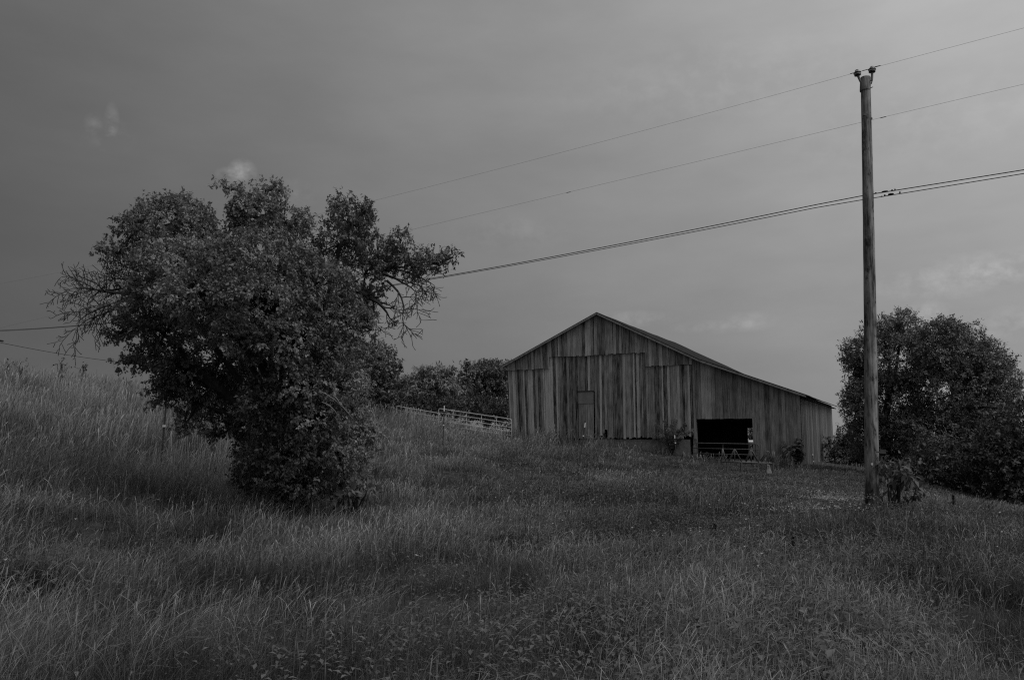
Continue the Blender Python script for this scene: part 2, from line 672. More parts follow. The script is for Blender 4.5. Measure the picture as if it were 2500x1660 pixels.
def board_widths(a, b, lo, hi):
    w = [a]
    while w[-1] < b - lo * 0.6:
        w.append(min(b, w[-1] + RB.uniform(lo, hi)))
    if w[-1] < b: w[-1] = b
    return w


barn_base = wall_pt(S_LEFT / 2, gz(*(wall_pt(S_LEFT / 2, 0, DEPTH / 2).xy)), DEPTH / 2)
barn = empty('barn', barn_base, 'large weathered grey wooden barn with gable roof and a long lean-to on its right side', 'barn')

# --- front wall, main block
mbw = MB()
Z_FLOOR = on_front(1560, 1068)[1]                      # underside of the boards, about eye height
s_pan = [cf(1340, 500)[0], cf(1042, 500)[0], cf(437, 500)[0], S_LEFT]     # panel limits


def seam_z(s):
    """height of the lower edge of the overlapping gable boards"""
    if s < s_pan[1]:
        return cf(1190, 452)[1]
    if s < s_pan[2]:
        a, b = cf(1030, 376), cf(440, 398)
        z = a[1] + (s - a[0]) * (b[1] - a[1]) / (b[0] - a[0])
        j = cf(795, 380)[0]
        return z + (0.05 if s < j - 0.0 else 0.0)
    a, b = cf(435, 472), cf(165, 484)
    return a[1] + (s - a[0]) * (b[1] - a[1]) / (b[0] - a[0])


s_lo_gap = (cf(800, 880)[0], cf(735, 880)[0])
door_s = (cf(709, 800)[0], cf(612, 800)[0])
door_top = cf(660, 615)[1]
for k in range(3):
    a, b = s_pan[k], s_pan[k + 1]
    ws = board_widths(a, b, 0.085, 0.18)
    for s0, s1 in zip(ws[:-1], ws[1:]):
        gap = RB.choice([0.003, 0.005, 0.008, 0.014, 0.022]) * RB.uniform(0.7, 1.3)
        mbw.tone = RB.choice([0.05, 0.1, 0.18, 0.25, 0.32, 0.4, 0.5, 0.85, 0.95]) + RB.uniform(-0.05, 0.08)
        zb = Z_FLOOR - 0.03 + RB.uniform(-0.05, 0.05)
        if k == 2: zb -= 0.5
        mid = (s0 + s1) / 2
        if s_lo_gap[0] < mid < s_lo_gap[1] and RB.random() < 0.7:
            zb += RB.uniform(0.3, 0.45)
        if RB.random() < 0.1: zb += RB.uniform(0.08, 0.2)
        zt = seam_z(mid) + 0.12
        jag = RB.uniform(-0.06, 0.06)
        if door_s[0] - 0.02 < mid < door_s[1] + 0.02:
            zb = door_top - 0.03
            jag = 0
        sl = RB.uniform(-0.006, 0.006)
        front_board(mbw, s0 + gap, s1, zb, zb + jag, zt, zt, v=RB.uniform(-0.006, 0.004) )
    # overlapping gable boards above the seam
    ws = board_widths(a, b, 0.10, 0.2)
    for s0, s1 in zip(ws[:-1], ws[1:]):
        gap = RB.choice([0.003, 0.004, 0.008, 0.014, 0.028]) * RB.uniform(0.7, 1.3)
        mbw.tone = RB.choice([0.15, 0.25, 0.35, 0.5, 0.65, 0.8]) + RB.uniform(0, 0.1)
        zb = seam_z((s0 + s1) / 2) + RB.uniform(-0.025, 0.02)
        front_board(mbw, s0 + gap, s1, zb, zb + RB.uniform(-0.015, 0.015), v=-0.055 + RB.uniform(-0.006, 0.004))
fw = mbw.build('front_wall', M['boards'], barn)

# --- front of the lean-to: one length of newer boards, cut round the cattle opening
mbl = MB()
op_r, op_l = cf(1728, 900)[0], cf(1368, 900)[0]
op_top = cf(1550, 793)[1]
ws = board_widths(0.0, s_pan[0], 0.15, 0.27)
ws = sorted([w for w in ws if abs(w - op_r) > 0.09 and abs(w - op_l) > 0.09] + [op_r, op_l])
for s0, s1 in zip(ws[:-1], ws[1:]):
    mid = (s0 + s1) / 2
    mbl.tone = RB.choice([0.25, 0.35, 0.45, 0.55, 0.7]) + RB.uniform(-0.1, 0.1)
    gap = RB.choice([0.002, 0.004, 0.007, 0.014])
    if op_r < mid < op_l:
        zb = op_top + RB.uniform(-0.01, 0.01)
    elif mid < op_r:
        p = wall_pt(mid, 0)
        zb = gz(p.x, p.y) - 0.05
    else:
        zb = Z_FLOOR - 0.06 + RB.uniform(-0.04, 0.03)
    front_board(mbl, s0 + gap, s1, zb, zb, v=RB.uniform(-0.005, 0.004))
mbl.build('lean_to_wall', M['new_boards'], barn)

# --- side wall of the lean-to, gable back wall and left wall
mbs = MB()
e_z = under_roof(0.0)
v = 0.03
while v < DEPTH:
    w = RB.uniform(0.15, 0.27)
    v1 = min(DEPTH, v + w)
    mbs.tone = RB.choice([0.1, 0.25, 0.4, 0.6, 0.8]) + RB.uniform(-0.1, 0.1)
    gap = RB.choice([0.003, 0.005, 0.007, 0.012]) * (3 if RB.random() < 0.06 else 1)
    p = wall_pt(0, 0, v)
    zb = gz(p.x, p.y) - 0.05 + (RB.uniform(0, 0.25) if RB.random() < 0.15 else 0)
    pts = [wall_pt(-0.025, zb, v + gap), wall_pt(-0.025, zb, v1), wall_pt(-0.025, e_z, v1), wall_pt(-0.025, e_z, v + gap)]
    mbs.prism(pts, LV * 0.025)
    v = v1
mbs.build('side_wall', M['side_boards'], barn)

mbb = MB()
bo = [on_front(1841, 1060, DEPTH)[0], on_front(1825.5, 1060, DEPTH)[0]]
bo_top = on_front(1833, 1044, DEPTH)[1]
for s0, s1, zb in ((0, bo[0], 0), (bo[0], bo[1], bo_top), (bo[1], S_LEFT, 0)):
    ws = board_widths(s0, s1, 0.3, 0.4)
    for a, b in zip(ws[:-1], ws[1:]):
        mbb.tone = RB.uniform(0.2, 0.7)
        pts = [(a, zb), (b, zb), (b, under_roof(b))]
        if a < ROOF[2][0] < b: pts.append((ROOF[2][0], under_roof(ROOF[2][0])))
        pts.append((a, under_roof(a)))
        mbb.prism([wall_pt(s, z, DEPTH) for s, z in pts], BV * 0.03)
mbb.build('back_wall', M['boards'], barn)
mbx = MB()
vv = 0.0
zl = under_roof(S_LEFT)
while vv < DEPTH:
    v1 = min(DEPTH, vv + RB.uniform(0.2, 0.3))
    mbx.tone = RB.uniform(0.1, 0.7)
    mbx.prism([wall_pt(S_LEFT + 0.002, 0.8, vv), wall_pt(S_LEFT + 0.002, 0.8, v1), wall_pt(S_LEFT + 0.002, zl, v1), wall_pt(S_LEFT + 0.002, zl, vv)], LV * 0.03)
    vv = v1
mbx.build('left_wall', M['boards'], barn)
# partition between main block and lean-to keeps the inside dark
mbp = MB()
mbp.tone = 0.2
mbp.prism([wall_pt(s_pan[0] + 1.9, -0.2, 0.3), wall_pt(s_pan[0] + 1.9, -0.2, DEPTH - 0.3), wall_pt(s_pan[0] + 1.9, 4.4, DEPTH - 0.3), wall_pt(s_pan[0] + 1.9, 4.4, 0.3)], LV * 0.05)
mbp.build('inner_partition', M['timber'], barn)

# --- roof: three slopes with ridge/eave sag and a front rake board each
def roof_slope(a, b, name, seed, sag):
    rr = random.Random(seed)
    nv, ns = 26, 8
    vs, tones = [], []
    th = 0.045
    grid = {}
    mb = MB()
    V0, V1 = -OH, DEPTH + 0.3
    for layer in (0, 1):
        for i in range(nv + 1):
            for j in range(ns + 1):
                t = j / ns
                vv = V0 + (V1 - V0) * i / nv
                s = a[0] + (b[0] - a[0]) * t
                z = a[1] + (b[1] - a[1]) * t
                z -= sag * math.sin(math.pi * min(1, max(0, (vv - V0) / (V1 - V0)))) * (0.4 + 0.6 * math.sin(math.pi * t))
                z += (mnoise.noise(Vector((vv * 0.6, s * 0.9, seed))) * 0.035) * min(1, max(0, vv))
                z -= th * layer
                grid[layer, i, j] = len(vs)
                vs.append(wall_pt(s, z, vv))
    fs = []
    for i in range(nv):
        for j in range(ns):
            fs.append((grid[0, i, j], grid[0, i + 1, j], grid[0, i + 1, j + 1], grid[0, i, j + 1]))
            fs.append((grid[1, i, j], grid[1, i, j + 1], grid[1, i + 1, j + 1], grid[1, i + 1, j]))
    for i in range(nv):
        for j in (0, ns):
            fs.append((grid[0, i, j], grid[0, i + 1, j], grid[1, i + 1, j], grid[1, i, j]))
    for j in range(ns):
        for i in (0, nv):
            fs.append((grid[0, i, j], grid[0, i, j + 1], grid[1, i, j + 1], grid[1, i, j]))
    mb.add(vs, fs)
    return mb.build('roof', M['roof'], barn)


eave_r = (-0.34, roof_z(0) - 0.34 * (ROOF[1][1] - ROOF[0][1]) / (ROOF[1][0] - ROOF[0][0]))
r_lean = roof_slope(eave_r, ROOF[1], 'roof', 3, 0.05)
r_right = roof_slope(ROOF[1], ROOF[2], 'roof', 4, 0.04)
r_left = roof_slope(ROOF[2], ROOF[3], 'roof', 5, 0.05)
r_lean['label'] = 'low pitched lean-to roof'


def rake(a, b, parent, cut=None):
    segs = [(a, b)]
    if cut is not None:
        m = (a[0] + (b[0] - a[0]) * cut, a[1] + (b[1] - a[1]) * cut)
        segs = [(a, m), (m, b)]
    for k, (p, q) in enumerate(segs):
        mb = MB()
        e = 0.012
        ds = (q[0] - p[0])
        p = (p[0] + e * (1 if ds > 0 else -1), p[1])
        vo = -OH - 0.003 - 0.004 * k
        drop = 0.048
        mb.prism([wall_pt(p[0], p[1] - drop, vo), wall_pt(q[0], q[1] - drop, vo),
                  wall_pt(q[0], q[1] - drop - 0.095, vo), wall_pt(p[0], p[1] - drop - 0.095, vo)], BV * 0.03)
        mb.build('rake_board', M['rake'], parent)


rake(eave_r, ROOF[1], r_lean, 0.62)
rake(ROOF[1], ROOF[2], r_right, 0.5)
rake(ROOF[2], ROOF[3], r_left, 0.55)
# eave board and rafter tails along the right eave
for k in range(22):
    mb = MB()
    vv = 0.2 + k * 0.74
    mb.prism([wall_pt(-0.30, eave_r[1] - 0.16, vv), wall_pt(-0.03, eave_r[1] - 0.06, vv), wall_pt(-0.03, eave_r[1] - 0.17, vv), wall_pt(-0.30, eave_r[1] - 0.22, vv)], BV * 0.05)
    mb.build('rafter_tail', M['timber'], r_lean)

# --- door with sheet panel
mb = MB()
zb = Z_FLOOR - 0.05
ws = [door_s[0], door_s[0] + 0.2, door_s[0] + 0.37, door_s[0] + 0.62, door_s[1]]
pz = cf(660, 697)[1]
for s0, s1 in zip(ws[:-1], ws[1:]):
    mb.tone = RB.choice([0.3, 0.45, 0.6])
    front_board(mb, s0 + 0.006, s1, zb, zb, pz - 0.01, pz - 0.01, v=-0.012)
door = mb.build('door', M['boards'], barn)
mb = MB()
front_board(mb, door_s[0] - 0.005, door_s[1] + 0.005, pz + 0.012, pz, door_top - 0.045, door_top - 0.055, v=-0.03, th=0.015)
mb.build('sheet_panel', M['sheet'], door)
mb = MB()
front_board(mb, door_s[0] - 0.02, door_s[1] + 0.03, door_top - 0.03, door_top - 0.035, door_top + 0.015, door_top + 0.01, v=-0.005, th=0.06)
mb.build('lintel', M['timber'], door)

# --- foundation wall under the main block
s_f0 = on_front(1684, 1090)[0]
mb = MB()
for (a, b, dv) in ((s_f0, s_f0 + 1.55, 0.0), (s_f0 + 1.56, s_f0 + 4.6, 0.035), (s_f0 + 4.61, S_LEFT, 0.05)):
    mb.prism([wall_pt(a, -0.6, 0.02 + dv), wall_pt(b, -0.6, 0.02 + dv), wall_pt(b, Z_FLOOR - 0.10, 0.02 + dv), wall_pt(a, Z_FLOOR - 0.10, 0.02 + dv)], BV * 0.3)
mb.build('foundation', M['concrete'], barn)
# posts of the opening and the far corner
mb = MB()
sp = on_front(1696, 1090)[0]
mb.prism([wall_pt(sp - 0.12, -0.4, 0.04), wall_pt(sp + 0.08, -0.4, 0.04), wall_pt(sp + 0.08, op_top, 0.04), wall_pt(sp - 0.12, op_top, 0.04)], BV * 0.18)
mb.build('opening_post', M['post_wood'], barn)
mb = MB()
mb.box(wall_pt(-0.075, 0.3, DEPTH - 0.10), LV * 0.05, BV * 0.09, UP * 1.1)
mb.build('corner_post', M['timber'], barn)
for vv in (4, 8, 12):
    mb = MB()
    mb.box(wall_pt(2.6, 1.2, vv), LV * 0.09, BV * 0.09, UP * 1.6)
    mb.build('inner_post', M['timber'], barn)

# ------------------------------------------------------------------ leaves and branches
def leaf_cloud(name, pos, dirs, nrm, length, width, tone, material, parent=None):
    """folded four-triangle leaves: pos (n,3) base, dirs unit along the leaf, nrm approximate face normal"""
    n = len(pos)
    side = np.cross(dirs, nrm)
    side /= np.linalg.norm(side, axis=1, keepdims=True) + 1e-9
    up = np.cross(side, dirs)
    L = length[:, None]
    W = width[:, None]
    b = pos
    mid = pos + dirs * L * 0.5 - up * L * 0.02
    l = pos + dirs * L * 0.42 + side * W * 0.5 + up * W * 0.16
    r = pos + dirs * L * 0.42 - side * W * 0.5 + up * W * 0.16
    tip = pos + dirs * L - up * L * 0.16
    v = np.stack([b, l, mid, r, tip], 1).reshape(-1, 3)
    i = np.arange(n)[:, None] * 5
    tris = np.stack([np.concatenate([i, i + 1, i + 2], 1), np.concatenate([i, i + 2, i + 3], 1),
                     np.concatenate([i + 1, i + 4, i + 2], 1), np.concatenate([i + 2, i + 4, i + 3], 1)], 1).reshape(-1, 3)
    # consistent winding, upper side outward
    tris = tris[:, ::-1]
    return np_mesh(name, v, np.zeros((0, 4), int), tris, np.repeat(tone, 5), material, parent)


def unit(a):
    return a / (np.linalg.norm(a, axis=-1, keepdims=True) + 1e-9)


def sample_lobes(lobes, per_area, rng, inner=0.55):
    """twig clusters spread through the outer part of every ellipsoid lobe; returns pos, outward dir"""
    P, D = [], []
    for (c, r, dens) in lobes:
        c, r = np.array(c, float), np.array(r, float)
        area = 4 * math.pi * ((r[0] * r[1]) ** 1.6 + (r[0] * r[2]) ** 1.6 + (r[1] * r[2]) ** 1.6) ** (1 / 1.6) / 3 ** (1 / 1.6)
        n = int(area * per_area * dens)
        u = unit(rng.normal(size=(n, 3)))
        rad = inner + (1 - inner) * rng.random(n) ** 0.6
        # lumpy surface
        lump = np.array([mnoise.noise(Vector((q * 2.1 + c * 0.7))) for q in u])
        lump2 = np.array([mnoise.noise(Vector((q * 5.0 + c * 1.3))) for q in u])
        p = c + u * r * (rad * (1 + 0.34 * lump + 0.24 * lump2))[:, None]
        o = unit(u / r)
        P.append(p)
        D.append(o)
    return np.concatenate(P), np.concatenate(D)


def crown(name, lobes, per_area, leaves, twig, leaf_len, seed, material, parent, droop=0.15, aspect=0.55, gap=0.0, ground=True):
    rng = np.random.default_rng(seed)
    P, D = sample_lobes(lobes, per_area, rng)
    if gap > 0:
        g = np.array([mnoise.noise(Vector(p * 0.9 + seed)) for p in P]) + 0.5 * np.array([mnoise.noise(Vector(p * 2.2 + seed)) for p in P])
        keep = g > (-0.62 + gap)
        P, D = P[keep], D[keep]
    n = len(P)
    tw = unit(D + np.array([0, 0, 0.25]) + rng.normal(size=(n, 3)) * 0.55)
    base_tone = np.clip(0.45 + 0.5 * np.array([mnoise.noise(Vector(p * 1.3 + 9)) for p in P]) + rng.normal(size=n) * 0.08, 0, 1)
    k = leaves
    t = rng.random((n, k))
    tl = twig * rng.uniform(0.6, 1.3, (n, 1))
    pos = P[:, None] + tw[:, None] * (t * tl)[..., None] + rng.normal(size=(n, k, 3)) * twig * 0.10
    ld = unit(tw[:, None] * 0.5 + rng.normal(size=(n, k, 3)) * 0.75 + np.array([0, 0, -droop]))
    nr = unit(D[:, None] * 0.35 + np.array([0, 0, 0.8]) + rng.normal(size=(n, k, 3)) * 0.45)
    pos = pos.reshape(-1, 3)
    ld = ld.reshape(-1, 3)
    nr = nr.reshape(-1, 3)
    if ground:
        ok = pos[:, 2] > ground_z(pos[:, 0], pos[:, 1]) + 0.03
    else:
        ok = np.ones(len(pos), bool)
    tone = np.clip(np.repeat(base_tone, k) + rng.normal(size=n * k) * 0.10, 0, 1)
    ln = leaf_len * rng.uniform(0.5, 1.4, n * k)
    pos, ld, nr, tone, ln = pos[ok], ld[ok], nr[ok], tone[ok], ln[ok]
    o = leaf_cloud(name, pos, ld, nr, ln, ln * aspect, tone, material, parent)
    return o, P, tw


def px_lobes(lst, Y):
    """(px, py, rx, ry, dy, depth_radius or None, density) in photo pixels at Y metres -> metric ellipsoids"""
    out = []
    for (px, py, rx, ry, dy, rd, dens) in lst:
        yy = Y + dy
        k = yy / F_PX
        c = at(px, py, yy)
        r = (rx * k, (rd if rd else (rx + ry) * 0.5 * k), ry * k)
        out.append((tuple(c), r, dens))
    return out


def bez(a, b, c, n=8):
    a, b, c = Vector(a), Vector(b), Vector(c)
    return [(a * (1 - t) + b * t) * (1 - t) + (b * (1 - t) + c * t) * t for t in [i / n for i in range(n + 1)]]


def limb(mb, a, c, r0, r1, rng, bow=0.15, n=8, sides=7):
    a, c = Vector(a), Vector(c)
    d = c - a
    b = a + d * 0.45 + Vector((rng.uniform(-1, 1), rng.uniform(-1, 1), rng.uniform(0.2, 1.2))) * d.length * bow
    pts = bez(a, b, c, n)
    pts = [p + Vector((rng.uniform(-1, 1), rng.uniform(-1, 1), rng.uniform(-1, 1))) * d.length * 0.012 * (0 if i in (0, n) else 1) for i, p in enumerate(pts)]
    rs = [r0 + (r1 - r0) * i / n for i in range(n + 1)]
    mb.tube(pts, rs, sides)
    return pts


BR = [0.5]


def bare(mb, p, d, length, r, level, rng, droop):
    """a leafless branch with side twigs that droops under its weight"""
    n = 7 if level < 2 else 4
    pts, rs = [Vector(p)], [r]
    d = Vector(d).normalized()
    step = length / n
    for i in range(n):
        d = (d + Vector((rng.uniform(-1, 1), rng.uniform(-1, 1), rng.uniform(-1, 1))) * 0.2 + Vector((0, 0, -droop))).normalized()
        pts.append(pts[-1] + d * step)
        rs.append(max(0.006, r * (1 - 0.8 * (i + 1) / n)))
        if level < 3:
            m = (1 if level < 2 else 0) + (rng.random() < BR[0])
            for _ in range(m):
                if i == 0 and level == 0: continue
                q = d.orthogonal().normalized()
                q = Matrix.Rotation(rng.uniform(0, 6.28), 3, d) @ q
                nd_ = (d * 0.65 + q * rng.uniform(0.5, 1.1) + Vector((0, 0, 0.05))).normalized()
                bare(mb, pts[-1], nd_, length * rng.uniform(0.28, 0.55) if level < 2 else rng.uniform(0.05, 0.16), rs[-1] * 0.62, level + 1, rng, droop * 0.9)
    mb.tube(pts, rs, 5 if level < 2 else 3)


# ------------------------------------------------------------------ the big apple tree
def build_apple_tree():
    Y = 15.0
    bx = at(700, 1200, Y)
    base = Vector((bx.x, Y, gz(bx.x, Y)))
    root = empty('apple_tree', base, 'broad dense leafy apple tree with drooping bare twigs in the meadow left of the barn', 'tree')
    def c(x, y): return 100 + x * 0.5486, 400 + y * 0.5486
    raw = [  # enlarged-crop x, y, rx, ry, depth offset, depth radius, density
        (590, 265, 205, 120, 0.3, 1.1, 1.0), (430, 300, 90, 85, 0.2, 0.6, 1.0), (690, 280, 85, 70, 0.0, 0.7, 1.0), (350, 400, 80, 55, 0.3, 0.5, 0.7),
        (620, 175, 70, 40, 0.3, 0.5, 1.0),
        (960, 240, 130, 120, 0.4, 1.0, 1.0), (1100, 260, 120, 80, 0.2, 0.9, 1.0), (1020, 110, 30, 62, 0.3, 0.28, 1.2), (1065, 120, 45, 30, 0.3, 0.3, 1.0),
        (930, 140, 70, 36, 0.3, 0.35, 0.9), (810, 105, 50, 18, 0.3, 0.22, 1.2), (880, 225, 45, 45, 0.2, 0.35, 1.0),
        (1370, 260, 110, 100, 0.1, 0.8, 1.0), (1345, 170, 32, 36, 0.1, 0.3, 1.1), (1440, 215, 48, 60, 0.0, 0.4, 0.9), (1330, 360, 130, 90, 0.3, 0.9, 0.9),
        (1500, 400, 110, 100, 0.4, 0.8, 0.8), (1440, 500, 120, 90, 0.4, 0.8, 0.7),
        (1600, 350, 60, 60, 0.3, 0.45, 0.9), (1690, 420, 110, 45, 0.3, 0.45, 0.8), (1800, 430, 45, 30, 0.3, 0.25, 0.9), (1620, 460, 100, 45, 0.4, 0.5, 0.6),
        (700, 470, 230, 150, -0.4, 1.6, 1.0), (980, 470, 290, 170, -0.9, 1.7, 1.0), (560, 580, 170, 120, -0.4, 1.2, 1.0), (760, 620, 230, 140, -1.2, 1.5, 1.0),
        (1000, 640, 250, 150, -1.5, 1.5, 1.0), (1220, 560, 190, 150, -0.7, 1.4, 1.0), (1300, 700, 140, 120, -0.7, 1.1, 0.9), (1400, 660, 80, 70, -0.3, 0.7, 0.8),
        (470, 680, 120, 70, -0.1, 0.8, 1.0), (370, 740, 60, 42, -0.1, 0.4, 0.9), (560, 740, 120, 70, -0.3, 0.9, 1.0),
        (900, 780, 120, 95, -1.5, 0.9, 1.0), (1120, 800, 180, 120, -1.4, 1.2, 1.0), (1330, 820, 110, 100, -0.8, 0.9, 0.9),
        (520, 850, 120, 60, 0.0, 0.8, 1.0), (430, 885, 65, 38, 0.0, 0.4, 1.0), (640, 930, 130, 80, 0.2, 0.9, 0.9), (590, 1000, 80, 60, 0.1, 0.5, 0.8),
        (690, 1070, 120, 80, 0.3, 0.7, 0.8), (640, 1165, 42, 20, 0.0, 0.25, 0.8), (780, 1160, 70, 55, 0.2, 0.5, 0.8), (775, 1215, 34, 22, 0.1, 0.2, 0.9),
        (1000, 1060, 120, 110, -1.3, 0.8, 1.0), (1170, 1000, 150, 120, -1.1, 1.0, 1.0), (1330, 980, 130, 120, -0.7, 0.9, 1.0),
        (1010, 1150, 60, 50, -1.4, 0.4, 0.9), (1230, 1150, 180, 110, -0.8, 1.1, 1.0), (1390, 1110, 70, 80, -0.3, 0.6, 0.7), (1450, 1180, 40, 34, -0.4, 0.3, 0.5),
        (1100, 1290, 210, 110, -0.6, 1.2, 1.0), (1320, 1280, 160, 105, -0.5, 1.0, 0.9), (1440, 1200, 60, 60, -.4, .5, .8), (1000, 1400, 150, 90, -0.3, 0.9, 1.0), (1200, 1420, 180, 70, -0.4, 1.0, 0.9),
        (365, 890, 50, 24, 0.0, .3, 1.0), (335, 745, 46, 30, 0.0, .3, 1.0), (330, 770, 30, 18, 0.0, .2, 1.0), (520, 1040, 60, 34, 0.1, .4, .7), (560, 960, 80, 50, .1, .5, .9), (300, 385, 60, 34, .3, .4, .6), (620, 1175, 40, 22, 0, .2, 1.0), (1490, 1195, 30, 20, -.4, .2, .6), (1450, 690, 50, 40, -.2, .4, .8), (1470, 740, 30, 50, -.2, .3, .6),
        (800, 880, 200, 130, 0.7, 0.7, 1.0), (760, 1010, 150, 110, 0.7, 0.6, 1.0), (900, 1000, 110, 150, 0.5, 0.6, 1.0), (930, 1150, 110, 110, 0.4, 0.6, 1.0),
        (1440, 590, 90, 50, 0.5, 0.5, 0.8), (1560, 400, 70, 60, 0.5, 0.4, 0.8), (1745, 445, 70, 36, 0.3, 0.3, 0.9), (1835, 415, 28, 22, 0.3, 0.2, 1.0),
        (950, 1290, 90, 110, 0.2, 0.7, 0.9), (1360, 1430, 70, 40, -0.5, 0.5, 0.7),
    ]
    lobes = px_lobes([(*c(x, y), max(rx * 0.58, rx - 26) * 0.5486, max(ry * 0.58, ry - 26) * 0.5486, dy, rd * 0.88, dn) for (x, y, rx, ry, dy, rd, dn) in raw], Y)
    o, P, tw = crown('crown', lobes, 64.0, 20, 0.18, 0.062, 3, M['apple_leaf'], root, droop=0.35, aspect=0.58, gap=0.02)
    rng = random.Random(8)
    # trunk and limbs
    mb = MB()
    fork = base + Vector((0.05, 0.1, 1.15))
    mb.tube([base + Vector((0, 0, -0.3)), base + Vector((0.02, 0.02, 0.15)), base + Vector((0.0, 0.05, 0.6)), fork], [0.34, 0.25, 0.2, 0.19], 12)
    mb.tube([base + Vector((0.25, 0.1, -0.3)), base + Vector((0.32, 0.12, 0.5)), base + Vector((0.55, 0.2, 1.5))], [0.16, 0.12, 0.09], 9)
    mb.build('trunk', M['bark'], root, True)
    ml = MB()
    big = [lobes[i] for i in (0, 5, 6, 12, 22, 23, 24, 25, 26, 28, 30, 34, 36, 38, 40, 45, 46, 48)]
    tips = []
    for (cc, r, dn) in big:
        mid = fork + (Vector(cc) - fork) * 0.35 + Vector((0, 0.3, 0.3))
        limb(ml, fork, Vector(cc), rng.uniform(0.07, 0.12), 0.03, rng, 0.12)
        tips.append(Vector(cc))
    done = {id(b) for b in big}
    rest = sorted([l for l in lobes if id(l) not in done], key=lambda l: (Vector(l[0]) - fork).length)
    for (cc, r, dn) in rest:
        a = min(tips, key=lambda q: (q - Vector(cc)).length)
        limb(ml, a, Vector(cc), 0.035, 0.018, rng, 0.1, 6, 5)
        tips.append(Vector(cc))
    # every cluster hangs on a thin branch from the nearest limb tip
    idx = np.random.default_rng(4).choice(len(P), 900, replace=False)
    for i in idx:
        p = Vector(P[i])
        a = min(tips, key=lambda q: (q - p).length)
        if (a - p).length < 1.0:
            limb(ml, a, p, 0.016, 0.006, rng, 0.08, 4, 4)
    ml.build('limbs', M['bark'], root, True)
    # leafless drooping branches, left and right
    def dead(specs, seed):
        m = MB()
        r = random.Random(seed)
        for (x, y, x2, y2, dy, dy2, rad, dr) in specs:
            a, b = at(*c(x, y), Y + dy), at(*c(x2, y2), Y + dy2)
            bare(m, a, (b - a).normalized() + Vector((0, 0, dr * 2.2)), (b - a).length * 0.92, rad * 1.35, 0, r, dr)
        m.build('bare_branch', M['dead_bark'], root, True)
    BR[0] = 0.45
    BR[0] = 0.3
    dead([(470, 590, 110, 560, 0.1, -0.3, 0.032, 0.06), (450, 600, 130, 690, 0.0, -0.2, 0.030, 0.11), (440, 560, 95, 470, 0.2, 0.4, 0.022, 0.03),
          (460, 520, 230, 460, 0.0, 0.2, 0.020, 0.03), (450, 620, 170, 780, -0.2, -0.3, 0.020, 0.10), (440, 480, 260, 430, 0.2, 0.3, 0.018, 0.02)], 21)
    BR[0] = 0.2
    dead([(1520, 490, 1780, 570, 0.3, 0.1, 0.022, 0.06), (1540, 520, 1720, 740, 0.2, 0.0, 0.020, 0.10), (1580, 470, 1790, 500, 0.4, 0.3, 0.018, 0.05)], 22)
    dead([(1400, 560, 1550, 700, 0.1, -0.1, 0.045, 0.03), (1430, 600, 1500, 720, 0.1, 0.1, 0.035, 0.03)], 23)
    # pale dead stems inside the skirt
    m = MB()
    for (x, y, x2, y2) in ((1240, 1010, 1390, 1140), (1250, 1060, 1330, 1140), (1300, 1030, 1340, 1120)):
        m.tube(bez(at(*c(x, y), Y - 2.0), at(*c((x + x2) / 2 + 15, (y + y2) / 2 - 25), Y - 2.05), at(*c(x2, y2), Y - 1.9), 6), [0.009] * 7, 5)
    d = m.build('bare_branch', M['post_wood'], root, True)


build_apple_tree()


# ------------------------------------------------------------------ background trees and shrubs
def far_tree(name, label, cat, lst, Y, seed, per_area, leaves, twig, leaf_len, mat, group=None, trunk=True, droop=0.15, aspect=0.55, gap=0.05, dead_twigs=None, bx=None):
    lobes = px_lobes(lst, Y)
    cx = sum(l[0][0] * l[1][0] for l in lobes) / sum(l[1][0] for l in lobes)
    if bx is not None: cx = bx
    base = Vector((cx, Y, gz(cx, Y)))
    root = empty(name, base, label, cat, group)
    o, P, tw = crown('crown', lobes, per_area, leaves, twig, leaf_len, seed, mat, root, droop, aspect, gap)
    rng = random.Random(seed)
    mb = MB()
    if trunk:
        zs = max(l[0][2] for l in lobes)
        h = zs - base.z
        r = max(0.05, 0.03 * h)
        fork = base + Vector((rng.uniform(-.2, .2), 0, h * 0.35))
        mb.tube([base + Vector((0, 0, -0.3)), base + Vector((0, 0, 0.2)), fork], [r * 1.5, r * 1.1, r], 9)
        for (c, rr, dn) in lobes:
            limb(mb, fork, Vector(c), r * 0.6, 0.03, rng, 0.12, 6, 6)
            for i in np.random.default_rng(seed).choice(len(P), 12):
                p = Vector(P[i])
                if (p - Vector(c)).length < 2.5:
                    limb(mb, Vector(c), p, 0.03, 0.01, rng, 0.1, 4, 4)
        mb.build('trunk', M['bark'], root, True)
    else:
        for i in np.random.default_rng(seed).choice(len(P), min(len(P), 14)):
            p = Vector(P[i])
            limb(mb, base + Vector((rng.uniform(-.15, .15), rng.uniform(-.15, .15), -0.1)), p, 0.022, 0.008, rng, 0.1, 6, 5)
        mb.build('stems', M['bark'], root, True)
    if dead_twigs:
        m = MB()
        r = random.Random(seed + 5)
        for (x, y, x2, y2) in dead_twigs:
            a, b = at(x, y, Y), at(x2, y2, Y - 0.5)
            bare(m, a, b - a, (b - a).length, 0.06, 0, r, 0.0)
        m.build('bare_branch', M['dead_bark'], root, True)
    return root


def T(name, label, lst, Y, seed, **kw):
    d = dict(cat='tree', per_area=11.0, leaves=16, twig=0.45, leaf_len=0.17, mat=M['far_leaf'])
    d.update(kw)
    return far_tree(name, label, d.pop('cat'), lst, Y, seed, d.pop('per_area'), d.pop('leaves'), d.pop('twig'), d.pop('leaf_len'), d.pop('mat'), **d)


